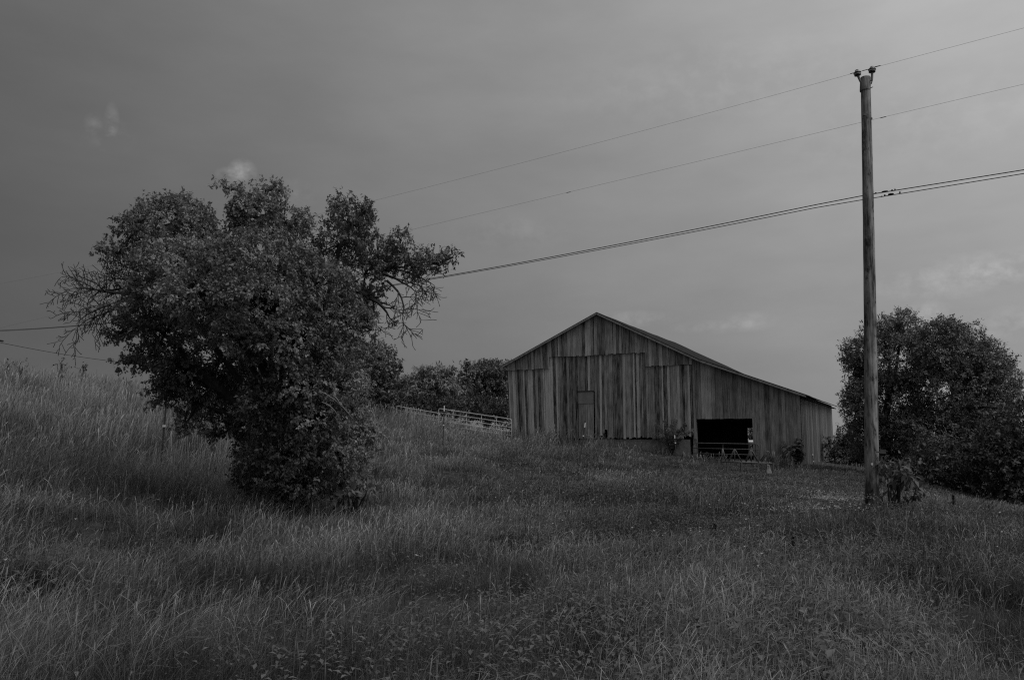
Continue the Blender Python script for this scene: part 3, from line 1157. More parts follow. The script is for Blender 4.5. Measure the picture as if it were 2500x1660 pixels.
GB = 'trees and shrubs behind the pasture gate'
T('tree', 'tall rounded dark tree partly behind the apple tree, left of the pasture gates',
  [(885, 930, 75, 75, 0, 2.0, 1), (925, 885, 42, 44, 0, 1.2, 1), (950, 935, 34, 55, 0, 1.0, 1), (860, 880, 50, 50, 0, 1.3, 1), (900, 985, 70, 35, 0, 1.5, 1), (972, 960, 20, 25, 0, .6, 1)], 50, 41, group=GB, gap=0.0)
T('sumac_tree', 'low tree with pale drooping leaf sprays behind the silver gates',
  [(1055, 935, 60, 34, 0, 1.5, 1), (1075, 915, 34, 18, 0, .8, 1), (1035, 965, 60, 34, 0, 1.5, 1), (1090, 960, 60, 34, 0, 1.5, 1)], 56, 42,
  group=GB, mat=M['apple_leaf'], leaf_len=0.30, aspect=0.3, droop=0.7, per_area=8)
T('shrub', 'small dark shrub in the dip between the tall rounded tree and the pale low tree',
  [(992, 950, 26, 24, 0, .9, 1), (985, 975, 36, 26, 0, 1.0, 1), (1005, 985, 40, 20, 0, 1.0, 1)], 57, 43, cat='shrub', trunk=False, group=GB, mat=M['dark_leaf'])
T('tree', 'dense dark tree whose crown touches the left eave of the barn',
  [(1180, 930, 62, 42, 0, 1.8, 1), (1225, 925, 48, 38, 0, 1.4, 1), (1200, 903, 40, 20, 0, 1.0, 1), (1150, 915, 30, 24, 0, .9, 1), (1190, 980, 75, 40, 0, 1.6, 1)], 60, 44, group=GB, gap=0.0)
T('shrub', 'low dark bush directly behind the silver gate beside the barn',
  [(1150, 995, 60, 26, 0, 1.0, 1), (1200, 1005, 48, 28, 0, 1.0, 1), (1235, 1010, 28, 32, 0, .8, 1)], 52, 45, cat='shrub', trunk=False, group=GB, mat=M['dark_leaf'], leaf_len=0.14)
T('shrub', 'low spreading bush behind the left silver gate rail',
  [(1030, 992, 55, 22, 0, 1.0, 1), (1085, 1000, 45, 20, 0, 1.0, 1), (970, 990, 30, 18, 0, .8, 1)], 53, 46, cat='shrub', trunk=False, group=GB, mat=M['dark_leaf'], leaf_len=0.14)

GR = 'trees and shrubs right of the barn'
T('tree', 'big dark tree with a pointed top right behind the utility pole',
  [(2172, 879, 88, 76, 0, 2.0, 1), (2205, 804, 34, 42, 0, .8, 1), (2160, 814, 44, 36, 0, .9, .9), (2096, 868, 34, 38, 0, .9, .8), (2086, 905, 20, 28, 0, .5, .7), (2100, 985, 38, 52, 0, 1.0, .8), (2160, 980, 90, 80, 0, 1.8, .9), (2180, 1070, 100, 70, 0, 1.8, 1)],
  38, 51, group=GR, mat=M['far_leaf'], leaf_len=0.095, per_area=36, twig=0.34, gap=0.0)
T('tree', 'broad domed dark tree at the right edge with bare twigs on its flank',
  [(2320, 864, 85, 66, 0, 1.7, 1), (2300, 814, 50, 30, 0, 1.0, 1), (2390, 894, 66, 60, 0, 1.4, 1), (2420, 960, 60, 76, 0, 1.4, 1), (2330, 960, 110, 90, 0, 1.9, .9), (2300, 1060, 110, 80, 0, 1.8, 1), (2400, 1060, 80, 70, 0, 1.6, 1)],
  36, 52, group=GR, mat=M['far_leaf'], leaf_len=0.095, per_area=36, twig=0.34, gap=0.0, dead_twigs=[(2440, 960, 2495, 930), (2440, 975, 2490, 985)])
T('shrub', 'lower leafy bush under the trees at the slope edge right of the utility pole',
  [(2340, 1130, 90, 50, 0, 1.4, 1), (2270, 1130, 60, 40, 0, 1.0, 1), (2400, 1165, 60, 40, 0, 1.0, 1)], 31, 53, cat='shrub', trunk=False, group=GR, mat=M['dark_leaf'], leaf_len=0.15)
T('tree', 'smaller dark tree cut by the right picture edge below the dome-crowned tree',
  [(2480, 1040, 50, 50, 0, 1.2, 1), (2500, 1110, 80, 70, 0, 1.4, 1), (2440, 1120, 60, 60, 0, 1.2, 1), (2480, 1180, 80, 50, 0, 1.2, 1), (2560, 1060, 70, 90, 0, 1.5, 1)], 29, 54, group=GR, mat=M['dark_leaf'], leaf_len=0.14)
T('shrub', 'low dark hedge of brush between the barn corner and the utility pole',
  [(2060, 1085, 34, 24, 0, 1.0, 1), (2095, 1085, 40, 30, 0, 1.2, 1), (2060, 1115, 50, 20, 0, 1.0, 1), (2130, 1110, 60, 36, 0, 1.2, 1)], 47, 55, cat='shrub', trunk=False, group=GR, mat=M['dark_leaf'], leaf_len=0.15)
far = T('tree', 'distant tree visible through the rear opening of the barn',
        [(1800, 1030, 60, 40, 0, 2.0, 1), (1840, 1050, 60, 40, 0, 2.0, 1), (1890, 1040, 50, 40, 0, 1.6, 1)], 75, 56, mat=M['apple_leaf'], leaf_len=0.25, per_area=3.0)
p = at(1834, 1078.5, 64)  # white thing of unknown kind, shaped as a cylinder on legs
g_ = gz(p.x, p.y)
white_shape = empty('white_shape', (p.x, p.y, g_), 'unidentified small white object on a dark stand glimpsed through the black opening of the barn', 'white_shape')
mb = MB()
mb.lathe(p + Vector((-0.26, 0, 0)), (1, 0, 0), [(0, 0.08), (0.03, 0.12), (0.06, 0.13), (0.46, 0.13), (0.49, 0.12), (0.52, 0.08)], 18)
mb.build('white_body', M['white'], white_shape, True)
for sx_ in (-0.2, 0.2):
    mb = MB()
    mb.box(Vector((p.x + sx_, p.y, (p.z + g_) / 2 - 0.07)), Vector((0.05, 0, 0)), Vector((0, 0.12, 0)), Vector((0, 0, (p.z - g_) / 2 - 0.04)))
    mb.build('leg', M['timber'], white_shape)

# bush at the pole foot: tall weed with big drooping leaves
T('pokeweed', 'leafy weed bush with drooping leaves growing against the right foot of the utility pole',
  [(2175, 1165, 34, 32, 0, .34, 1), (2195, 1150, 30, 26, 0, .3, .8), (2215, 1185, 26, 34, 0, .3, .7), (2185, 1205, 40, 32, 0, .35, .9), (2165, 1130, 18, 18, 0, .2, .8)],
  17.3, 61, cat='bush', trunk=False, mat=M['weed'], per_area=28, leaves=6, twig=0.16, leaf_len=0.17, droop=0.9, aspect=0.42, bx=at(2180, 1200, 17.3).x)


T('broadleaf_plant', 'low plant with broad pale leaves at the right foot of the apple tree', [(878, 1190, 36, 18, 0, .35, 1), (846, 1200, 40, 14, 0, .35, 1)], 14.5, 62,
  cat='plant', trunk=False, mat=M['weed'], per_area=14, leaves=5, twig=0.22, leaf_len=0.16, droop=0.3, aspect=0.5)


# plants against the barn wall: arching stems with paired leaflets
def pinnate(name, label, base, stems, seed, mat, leaflet):
    rng = random.Random(seed)
    root = empty(name, base, label, 'plant')
    mb = MB()
    pos, dr, nr, tn = [], [], [], []
    for tip in stems:
        tip = Vector(tip)
        mid = base + (tip - base) * 0.45 + Vector((0, 0, (tip - base).length * 0.35))
        pts = bez(base, mid, tip, 12)
        mb.tube(pts, [0.02 * (1 - i / 14) for i in range(13)], 5)
        for i in range(3, 13):
            for sgn in (-1, 1):
                for rep in range(3):
                    d = (pts[i] - pts[i - 1]).normalized()
                    sd = d.cross(Vector((rng.uniform(-.4, .4), -0.8, 0.6))).normalized() * sgn
                    v = (sd * 0.9 + d * 0.5 + Vector((0, 0, -0.45)) + Vector((rng.uniform(-.2, .2),) * 3)).normalized()
                    pos.append(pts[i] + (pts[i - 1] - pts[i]) * (rep * 0.33))
                    dr.append(v)
                    nr.append(Vector((0, -0.5, 0.8)))
                    tn.append(rng.uniform(0.2, 0.8))
    mb.build('stems', M['bark'], root, True)
    n = len(pos)
    ln = np.random.default_rng(seed).uniform(0.7, 1.2, n) * leaflet
    leaf_cloud('leaves', np.array(pos), unit(np.array(dr)), unit(np.array(nr)), ln, ln * 0.35, np.array(tn), mat, root)


def front_world(px, py, out=0.35):
    s, z = on_front(px, py, -out)
    return wall_pt(s, z, -out)


b0 = front_world(1640, 1075)
b0.z = min(b0.z, gz(b0.x, b0.y) + 0.7)
bs = [front_world(x, y, o) for x, y, o in ((1585, 1052, .5), (1600, 1035, .4), (1622, 1026, .3), (1650, 1024, .5), (1675, 1034, .4), (1690, 1050, .5), (1612, 1060, .7), (1668, 1065, .7), (1640, 1035, .6), (1630, 1048, .8), (1658, 1050, .3))]
pinnate('sapling', 'feathery sapling with arching leaf sprays against the barn front above the foundation', Vector((b0.x, b0.y, gz(b0.x, b0.y))), bs, 71, M['dark_leaf'], 0.17)
b1 = front_world(1945, 1120)
bs = [front_world(x, y, o) for x, y, o in ((1908, 1080, .3), (1915, 1092, .4), (1950, 1070, .3), (1957, 1080, .4), (1960, 1100, .5), (1925, 1105, .5), (1942, 1095, .6), (1955, 1112, .4), (1930, 1088, .3), (1948, 1086, .5), (1915, 1118, .4))]
pinnate('vine', 'dark leaning vine shrub at the right corner of the lean-to front', Vector((b1.x, b1.y, gz(b1.x, b1.y))), bs, 72, M['dark_leaf'], 0.26)


# ------------------------------------------------------------------ utility pole and lines
def build_pole():
    Y = 17.5
    top = at(2113, 190, Y)
    foot = at(2129, 1248, Y)
    g = gz(foot.x, Y)
    foot = Vector((foot.x, Y, g))
    root = empty('utility_pole', foot, 'tall weathered wooden utility pole with two insulators on its top', 'utility pole')
    mb = MB()
    ax = (top - foot)
    pts, rs = [], []
    for i in range(25):
        t = i / 24
        bow = math.sin(t * math.pi) * 0.035
        pts.append(foot + ax * t + Vector((bow * 0.6, 0, 0)) - (ax.normalized() * 0.4 if i == 0 else Vector((0, 0, 0))))
        rs.append(0.150 - 0.047 * t + 0.002 * math.sin(i * 2.3))
    mb.tube(pts, rs, 24)
    mb.build('shaft', M['pole'], root, True)
    a = ax.normalized()
    mb = MB()
    mb.tube([top - a * 0.33 + Vector((-0.012, 0, 0)), top - a * 0.31 + Vector((-0.012, 0, 0)), top - a * 0.02, top + a * 0.005], [0.113, 0.117, 0.115, 0.105], 20)
    mb.build('top_band', M['pole'], root, True)
    # curved brackets and insulators
    for (px, py, sgn) in ((2094, 176, -1), (2129, 168, 1)):
        ip = at(px, py + 8, Y - 0.02)
        b0 = top + Vector((0.10 * sgn, -0.02, -0.16))
        m = MB()
        m.tube(bez(b0, b0 + Vector((0.05 * sgn, 0, 0.10)), Vector((ip.x, ip.y, ip.z)), 8), [0.026] * 9, 10)
        br = m.build('bracket', M['bracket'], root, True)
        axis = Vector((0.05 * sgn if sgn > 0 else -0.12, 0, 1)).normalized()
        m = MB()
        m.lathe(ip, axis, [(-0.015, 0.03), (-0.012, 0.07), (0.0, 0.076), (0.014, 0.066), (0.02, 0.045)], 24)
        m.lathe(ip, axis, [(0.040, 0.05), (0.040, 0.082), (0.052, 0.088), (0.068, 0.080), (0.078, 0.055), (0.082, 0.04)], 24)
        m.lathe(ip, axis, [(0.098, 0.03), (0.100, 0.046), (0.112, 0.046), (0.126, 0.034), (0.132, 0.01)], 24)
        ins = m.build('insulator', M['porcelain'], br, True)
        m = MB()
        m.lathe(ip, axis, [(0.015, 0.05), (0.018, 0.074), (0.040, 0.078), (0.043, 0.052)], 20)
        m.lathe(ip, axis, [(0.076, 0.05), (0.080, 0.058), (0.100, 0.050), (0.102, 0.03)], 20)
        m.build('pale_disc', M['insulator_pale'], ins, True)  # pale discs filling the gaps between the dark sheds
    # bolts, spike, clamp at the cable, id tag
    def small(name, px, py, mat, r, ln, d):
        p = at(px, py, Y - 0.12)
        m = MB()
        d = Vector(d).normalized()
        m.lathe(p, d, [(0, r), (ln * 0.5, r), (ln * 0.55, r * 1.5), (ln * 0.9, r * 1.5), (ln, r * 0.6)], 8)
        m.build(name, mat, root)
    small('bolt', 2109, 283, M['dark_steel'], 0.016, 0.05, (0, -1, 0))
    small('bolt', 2124, 197, M['dark_steel'], 0.013, 0.06, (1, -0.3, 0))
    small('tag', 2129, 1133, M['white'], 0.020, 0.02, (0, -1, 0))
    m = MB()
    q = at(2122, 218, Y - 0.07)
    m.tube([q, q + Vector((0.03, 0, 0.025)), q + Vector((0.09, 0, 0.05))], [0.016, 0.012, 0.007], 6)
    m.build('spike', M['dark_steel'], root)
    m = MB()
    q = at(2124, 290, Y - 0.02)
    m.lathe(q, (1, 0, 0), [(-0.03, 0.02), (0.0, 0.035), (0.03, 0.035), (0.05, 0.02)], 10)
    m.build('clamp', M['dark_steel'], root)
    return top, foot


pole_top, pole_foot = build_pole()
WD = Vector((-12.5, 7.9, 0)).normalized()
W0 = Vector((pole_top.x, 17.5, 0))
WN = Vector((-WD.y, WD.x, 0))


def on_line(px, py, off=0.0):
    """(t, z) on the vertical plane of the pole line"""
    d = ray(px, py)
    o = Vector((0, 0, EYE))
    p0 = W0 + WN * off
    t = (p0 - o).dot(WN) / d.dot(WN)
    q = o + d * t
    return (q - W0).dot(WD), q.z


def line_pt(t, z, off):
    p = W0 + WD * t + WN * off
    return Vector((p.x, p.y, z))


def wire(name, label, cat, left_px, right_px, off, r, mat, t_end=50, group=None, t0=-12):
    """left span fitted as a parabola through measured points, right span as a straight-ish run"""
    A = np.array([on_line(*p, off) for p in left_px])
    deg = 2 if len(A) > 2 else 1
    co = np.polyfit(A[:, 0], A[:, 1], deg)
    B = np.array([on_line(*p, off) for p in right_px])
    cr = np.polyfit(B[:, 0], B[:, 1], 1)
    tj = A[0, 0]
    pts = []
    for t in np.linspace(t0, tj, 10):
        pts.append(line_pt(t, np.polyval(cr, t), off))
    for t in np.linspace(tj, t_end, 46)[1:]:
        pts.append(line_pt(t, np.polyval(co, t), off))
    mb = MB()
    mb.tube(pts, r, 6)
    o = mb.build(name, mat, None, True)
    tag(o, label, cat, group)
    return o, lambda px, py: line_pt(*on_line(px, py, off), off)


GW = 'lines strung on the utility pole'
w1, f1 = wire('power_line', 'thin topmost power wire tied to the insulators on top of the utility pole', 'wire', [(2118, 170), (1600, 312), (1250, 404), (890, 496)], [(2118, 170), (2500, 69)], -0.10, 0.0027, M['wire'], group=GW)
w2, f2 = wire('power_line', 'thin second wire attached to the utility pole a metre below its top', 'wire', [(2112, 297), (1600, 420), (1300, 490), (985, 566)], [(2112, 297), (2500, 206)], -0.14, 0.0027, M['wire'], group=GW)
w3, f3 = wire('telephone_cable', 'upper of the two thick black cables clamped half way up the utility pole', 'cable', [(2112, 477), (1660, 566), (1250, 644), (950, 697), (270, 789), (0, 806)], [(2112, 477), (2300, 447), (2500, 415)], -0.17, 0.010, M['cable'], group=GW)
w4, f4 = wire('telephone_cable', 'lower of the two thick black cables half way up the utility pole', 'cable', [(2112, 487), (1660, 572), (1400, 617), (950, 698.5), (270, 792), (0, 807)], [(2112, 487), (2300, 457), (2500, 424)], -0.16, 0.0085, M['cable'], group=GW)
# splices and lashing clamps on the cables
for par, fn, spots in ((w3, f3, ((2138, 472, .035, .018), (2160, 468, .11, .02), (2178, 465, .03, .02), (2185, 463, .025, .017))),
                       (w4, f4, ((2153, 480, .02, .016), (2160, 477, .03, .018), (2175, 474.5, .10, .024), (2197, 470, .03, .02)))):
    for (x, y, ln, r) in spots:
        p = fn(x, y)
        d = (fn(x + 20, y - 3.6) - p).normalized()
        m = MB()
        m.lathe(p - d * ln * 0.6, d, [(0, r * 0.5), (ln * 0.15, r), (ln * 0.5, r * 1.15), (ln * 0.9, r), (ln * 1.2, r * 0.5)], 8)
        m.build('clamp', M['cable'], par, True)
for par, fn, spots in ((w1, f1, ((2083, 179), (2112, 172), (2142, 162.5))), (w2, f2, ((2156, 287), (1388, 470)))):
    for (x, y) in spots:
        p = fn(x, y)
        d = (fn(x + 20, y - 5) - p).normalized()
        m = MB()
        m.lathe(p - d * 0.07, d, [(0, 0.005), (0.03, 0.009), (0.11, 0.009), (0.14, 0.005)], 6)
        m.build('wire_tie', M['cable'], par, True)
# low service wire at the far left with a dark dead-end sleeve
a, b = at(-60, 824, 36), at(330, 888, 46)
mb = MB()
mb.tube([a + (b - a) * t + Vector((0, 0, -0.12 * math.sin(math.pi * t))) for t in [i / 12 for i in range(13)]], 0.014, 5)
sw = mb.build('service_wire', M['dark_steel'], None, True)
tag(sw, 'faint low wire sloping down to the right above the left hillside', 'wire')
mb = MB()
q0, q1 = at(-20, 829, 37.0), at(9, 833, 37.8)
mb.tube([q0, q0 + (q1 - q0) * .2, q0 + (q1 - q0) * .9, q1], [0.02, 0.045, 0.045, 0.015], 8)
mb.build('sleeve', M['cable'], sw, True)


# ------------------------------------------------------------------ gates, feeder, posts
def tube_gate(name, label, A, B, rails, spacing, verts, r, mat, group=None, corner=0.12):
    """A, B: upper corners (world); the gate hangs below the line A-B"""
    A, B = Vector(A), Vector(B)
    base = (A + B) / 2
    base.z = gz(base.x, base.y)
    root = empty(name, base, label, 'gate', group)
    H = spacing * (rails - 1)
    dn = Vector((0, 0, -1))
    d = (B - A).normalized()
    m = MB()
    loop = []
    cs = [A, B, B + dn * H, A + dn * H]
    for i in range(4):
        p, pr, nx = cs[i], cs[i - 1], cs[(i + 1) % 4]
        u, w = (pr - p).normalized(), (nx - p).normalized()
        loop += bez(p + u * corner, p, p + w * corner, 5)
    loop.append(loop[0])
    m.tube(loop, r, 8, caps=False)
    m.build('frame', mat, root, True)
    for k in range(1, rails - 1):
        m = MB()
        m.tube([A + dn * spacing * k, B + dn * spacing * k], r * 0.85, 8)
        m.build('rail', mat, root, True)
    for t in verts:
        m = MB()
        p = A + (B - A) * t
        n = d.cross(dn).normalized()
        m.box(p + dn * H * 0.5 + n * (r * 0.95), d * 0.022, n * 0.005, dn * (H * 0.5 - r))
        m.build('upright', mat, root)
    return root


GG = 'silver tube gates'
tube_gate('tube_gate', 'silver tube farm gate standing in tall grass against the left corner of the barn', at(1071, 997, 46.5), at(1249, 1023, 46.0), 6, 0.235, (0.2, 0.385, 0.59, 0.795), 0.020, M['galv'], GG)
tube_gate('tube_gate', 'silver tube gate showing only its top rail above the grass, farther from the barn', at(968, 991, 48.5), at(1074, 1009, 47.5), 5, 0.235, (0.33, 0.66), 0.021, M['galv'], GG)
# weathered wooden posts by the left gate
for k, (x, y, lab) in enumerate(((1000, 998, 'short grey wooden fence post in grass under the left silver gate rail'), (989, 1000, 'thin leaning wooden stake left of the short grey fence post'))):
    t = at(x, y, 47.0)
    g = gz(t.x, t.y)
    m = MB()
    r = 0.07 if k == 0 else 0.04
    m.tube([(t.x + 0.02, t.y, g - 0.2), (t.x, t.y, (g + t.z) / 2), (t.x, t.y, t.z - 0.02), (t.x, t.y, t.z)], [r, r, r * 0.95, r * 0.7], 9)
    tag(m.build('fence_post', M['post_wood'], None, True), lab, 'post', 'wooden stakes by the gates')
ga, gb = front_world(1692, 1081, 0.5), front_world(1853, 1084, 0.5)
tube_gate('cattle_gate', 'dark tube gate closing the lower half of the black opening in the barn', ga, gb, 5, 0.27, (0.06, 0.46, 0.95), 0.024, M['feeder'], None, 0.2)


def feeder():
    Y = 34.5
    def p3(x, y, yy=Y): return at(1650 + x * 0.18205, 980 + y * 0.18205, yy)
    c = p3(970, 830)
    g = gz(c.x, Y)
    root = empty('hay_feeder', (c.x, Y, g), 'dark metal hay feeder with a row of arched bars standing before the barn opening', 'hay feeder')
    zr = p3(970, 818).z
    zt = p3(970, 645).z
    for back in (0, 1):
        dy = back * 1.3
        off = Vector((0.35 * back, dy, 0.0))
        m = MB()
        m.tube([p3(610, 803) + off, p3(1315, 832) + off], 0.032, 8)
        m.build('rail', M['feeder'], root, True)
        for (xa, xl, xr) in ((790, 705, 890), (1015, 940, 1115), (1245, 1150, 1300)):
            a, l, r_ = p3(xa, 640 + (xa - 790) * 0.05) + off, p3(xl, 808) + off, p3(xr, 818) + off
            m = MB()
            t1, t2 = a + (l - a) * 0.25, a + (r_ - a) * 0.25
            m.tube([l, t1] + bez(t1, a + Vector((0, 0, 0.06)), t2, 6)[1:] + [r_], 0.027, 8)
            m.tube([a + Vector((0, 0.0, 0.0)), p3(xa, 815) + off], 0.018, 8)
            m.build('arch', M['feeder'], root, True)
        m = MB()
        m.tube([p3(625, 632) + off, p3(668, 800) + off], 0.024, 8)
        m.tube([p3(625, 632) + off, p3(610, 800) + off], 0.02, 8)
        m.build('end_bar', M['feeder'], root, True)
        m = MB()
        m.tube([p3(1326, 670) + off, p3(1290, 828) + off], 0.024, 8)
        m.tube([p3(1326, 670) + off, p3(1313, 828) + off], 0.02, 8)
        m.build('end_bar', M['feeder'], root, True)
        for x in (655, 690, 880, 1225, 1305):
            t = p3(x, 815) + off
            m = MB()
            m.box(Vector((t.x, t.y, (t.z + gz(t.x, t.y)) / 2 - 0.05)), Vector((0.035, 0, 0)), Vector((0, 0.03, 0)), Vector((0, 0, (t.z - gz(t.x, t.y)) / 2 + 0.05)))
            m.build('leg', M['feeder'], root)
    for q in (p3(610, 803), p3(1315, 832)):
        m = MB()
        m.tube([q, q + Vector((0.35, 1.3, 0))], 0.03, 8)
        m.build('end_rail', M['feeder'], root, True)
    # pale rag hanging at its right corner
    m = MB()
    a = p3(1240, 845, Y - 0.06)
    pts = []
    nx, nz = 6, 8
    for j in range(nz + 1):
        w = 0.03 + 0.10 * math.sin(min(1, j / nz * 1.2) * 1.6)
        for i in range(nx + 1):
            u = i / nx - 0.5
            pts.append(Vector((a.x + u * w * 1.6 + 0.02 * j / nz, a.y + 0.03 * math.sin(u * 9 + j), a.z - 0.42 * j / nz)))
    fs = [(j * (nx + 1) + i, j * (nx + 1) + i + 1, (j + 1) * (nx + 1) + i + 1, (j + 1) * (nx + 1) + i) for j in range(nz) for i in range(nx)]
    m.add(pts, fs)
    o = m.build('rag', M['rag'], None, True)
    sol = o.modifiers.new('solid', 'SOLIDIFY')
    sol.thickness = 0.008
    tag(o, 'pale torn rag hanging from the right end of the hay feeder', 'rag')


feeder()

POSTS = [
    (406, 981, 397, 1088, 19.0, 0.10, 1040, 'dark metal fence post under the left edge of the apple tree'),
    (1085, 990, 1082, 1062, 31.0, 0.22, 1038, 'white tipped fence post in front of the silver gate'),
    (1429, 1032, 1419, 1100, 33.0, 0.19, 1064, 'white tipped leaning fence post in front of the barn door'),
    (1647, 1062, 1650, 1095, 37.0, 0.15, 1081, 'white tipped fence post in front of the barn foundation beside the feathery sapling'),
    (1984, 1108, 1986, 1128, 38.0, 0.06, 1126, 'fence post before the side wall of the lean-to'),
]
for (x, y, x2, y2, Y, wl, yc, lab) in POSTS:
    t, q = at(x, y, Y), at(x2, y2, Y)
    d = (q - t).normalized()
    g = gz(q.x, Y)
    L_ = (t.z - g) / -d.z
    foot = t + d * (L_ + 0.05)
    root = empty('fence_post', foot, lab, 'post', 'metal fence posts of the wire fence line')
    m = MB()
    sx, sy = Vector((0.02, 0, 0)), Vector((0, 0.004, 0))
    c = (t + d * wl + foot) / 2
    hl = ((foot - t).length - wl) / 2
    m.box(c, sx, sy, d * hl)
    m.box(c + Vector((0, 0.022, 0)), Vector((0.004, 0, 0)), Vector((0, 0.018, 0)), d * hl)
    m.build('shaft', M['dark_steel'], root)
    m = MB()
    m.box(t + d * wl / 2, Vector((0.022, 0, 0)), Vector((0, 0.006, 0)), d * wl / 2)
    m.build('white_tip', M['white'], root)
    k = (yc - y) / (y2 - y)
    p = t + (q - t) * k
    m = MB()
    m.box(p + Vector((0, -0.02, 0)), Vector((0.03, 0, 0)), Vector((0, 0.015, 0)), Vector((0, 0, 0.024)))
    m.build('insulator_clip', M['white'], root)

#GRASS

# ------------------------------------------------------------------ meadow
def grass():
    rng = np.random.default_rng(77)
    inv = np.linalg.inv(np.array([[LV.x, BV.x], [LV.y, BV.y]]))
    tanh = 1250.0 / F_PX

    def scatter(y0, y1, dens, margin=1.18, pad=1.2):
        """points in the wedge of ground the lens covers, plus a margin either side"""
        half1 = y1 * tanh * margin + pad
        n = int((y1 - y0) * 2 * half1 * dens)
        x = rng.uniform(-half1, half1, n)
        y = rng.uniform(y0, y1, n)
        ok = np.abs(x) < y * tanh * margin + pad
        x, y = x[ok], y[ok]
        # not inside the barn
        q = inv @ np.stack([x - C0.x, y - C0.y])
        inside = (q[0] > -0.02) & (q[0] < S_LEFT + 0.05) & (q[1] > 0.05) & (q[1] < DEPTH + 0.05)
        return x[~inside], y[~inside]

    V, Q, TR, TN = [], [], [], []
    count = [0]

    def zone_height(x, y):
        """knee to hip high on the hill and in the foreground, shorter in the grazed middle"""
        hill = np.clip((-x - 3 + (y - 15) * 0.05) / 6, 0, 1) * np.clip((y - 12) / 7, 0, 1)
        mid = np.clip((y - 9.0) / 4, 0, 1) * (1 - hill)
        h = 0.44 + 0.32 * hill - 0.11 * mid
        h = h - 0.16 * np.clip((x - 5) / 3, 0, 1) * np.clip((y - 22) / 6, 0, 1)
        barn = np.clip(1 - np.hypot(x - 2.0, (y - 44)) / 7.0, 0, 1)
        h = h + 0.45 * barn
        right = np.clip((x - 3.5) / 4, 0, 1) * np.clip((15 - y) / 4, 0, 1)
        h = h + 0.06 * right
        front = np.clip(1 - np.abs((x - C0.x) * BV.x + (y - C0.y) * BV.y + 0.9) / 1.1, 0, 1) * np.clip((14.5 - x) / 1.0, 0, 1)
        h = h + 0.40 * front
        wear = np.clip(1 - np.hypot(x - 6.6, (y - 18.0) * 0.7) / 1.6, 0, 1)
        h = h * (1 - 0.35 * wear)
        f = np.clip((fbm(x * 0.6, y * 0.6, 31, 3) - 0.5) * 2.4 + 0.5, 0, 1)
        return h * (0.74 + 0.45 * f)

    def zone_tone(x, y):
        hill = np.clip((-x - 4 + (y - 18) * 0.30) / 10, 0, 1) * np.clip((y - 16) / 8, 0, 1)
        t = 0.36 + 0.24 * hill + 0.72 * (fbm(x * 0.35, y * 0.35, 51, 4) - 0.5) + 0.8 * (fbm(x * 1.3, y * 1.3, 61, 2) - 0.5)
        t = t - 0.19 * np.clip((14 - y) / 5, 0, 1)
        barn = np.clip(1 - np.hypot(x - 1.0, (y - 43)) / 6.0, 0, 1)
        wear = np.clip(1 - np.hypot(x - 6.6, (y - 18.0) * 0.7) / 1.6, 0, 1)
        mid = np.clip((y - 9) / 4, 0, 1) * np.clip((38 - y) / 4, 0, 1) * np.clip((x + 3) / 3, 0, 1)
        return t + 0.38 * barn + 0.25 * wear - 0.16 * mid

    def emit(x, y, h, width, bend, ang, tone, profile, ts):
        """ribbon blades: profile = relative half widths at the parameters ts, last point is the tip"""
        n = len(x)
        z = ground_z(x, y) - 0.02
        dx, dy = np.cos(ang), np.sin(ang)
        yaw = rng.uniform(0, math.pi, n)
        sx, sy = np.cos(yaw), np.sin(yaw)
        m = len(ts)
        nv = 2 * (m - 1) + 1
        out = np.empty((n, nv, 3), np.float32)
        for k, t in enumerate(ts):
            lat = bend * h * t ** 2.2
            hz = h * (t - 0.42 * np.clip(bend, 0, 1.4) * t ** 3)
            cx, cy, cz = x + dx * lat, y + dy * lat, z + hz
            if k == m - 1:
                out[:, nv - 1] = np.stack([cx, cy, cz], 1)
            else:
                w = width * profile[k]
                out[:, 2 * k] = np.stack([cx - sx * w, cy - sy * w, cz], 1)
                out[:, 2 * k + 1] = np.stack([cx + sx * w, cy + sy * w, cz], 1)
        b = (count[0] + np.arange(n) * nv)[:, None]
        for k in range(m - 2):
            Q.append(np.concatenate([b + 2 * k, b + 2 * k + 1, b + 2 * k + 3, b + 2 * k + 2], 1))
        TR.append(np.concatenate([b + nv - 3, b + nv - 2, b + nv - 1], 1))
        V.append(out.reshape(-1, 3))
        TN.append(np.repeat(tone, nv))
        count[0] += n * nv

    bands = [(2.6, 6.0, 3800, 700), (6.0, 10.0, 2500, 520), (10.0, 16.0, 1200, 280), (16.0, 26.0, 520, 150), (26.0, 40.0, 170, 75), (40.0, 62.0, 70, 24)]
    for (y0, y1, d_leaf, d_stalk) in bands:
        ym = (y0 + y1) / 2
        px = ym / 796.0                       # metres per rendered pixel there
        # leaf blades
        x, y = scatter(y0, y1, d_leaf)
        clump = fbm(x * 1.6, y * 1.6, 7, 3)
        keep = rng.random(len(x)) < np.clip(0.2 + (clump - 0.36) * 3.2, 0.12, 1)
        x, y = x[keep], y[keep]
        n = len(x)
        h = zone_height(x, y) * rng.uniform(0.45, 1.0, n) * (0.75 + 0.5 * fbm(x * 1.6, y * 1.6, 7, 3))
        wind = 0.3 + (fbm(x * 0.5, y * 0.5, 91, 2) - 0.5) * 3.0
        ang = wind + rng.normal(size=n) * 1.5
        bend = np.abs(rng.normal(0.6, 0.5, n))
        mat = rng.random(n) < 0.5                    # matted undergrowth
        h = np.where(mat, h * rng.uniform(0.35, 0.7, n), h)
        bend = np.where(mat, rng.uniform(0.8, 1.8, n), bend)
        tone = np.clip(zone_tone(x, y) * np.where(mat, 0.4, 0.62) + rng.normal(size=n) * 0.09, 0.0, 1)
        bend = bend * (1 - 0.55 * np.clip((-x - 3) / 6, 0, 1) * np.clip((y - 14) / 6, 0, 1))
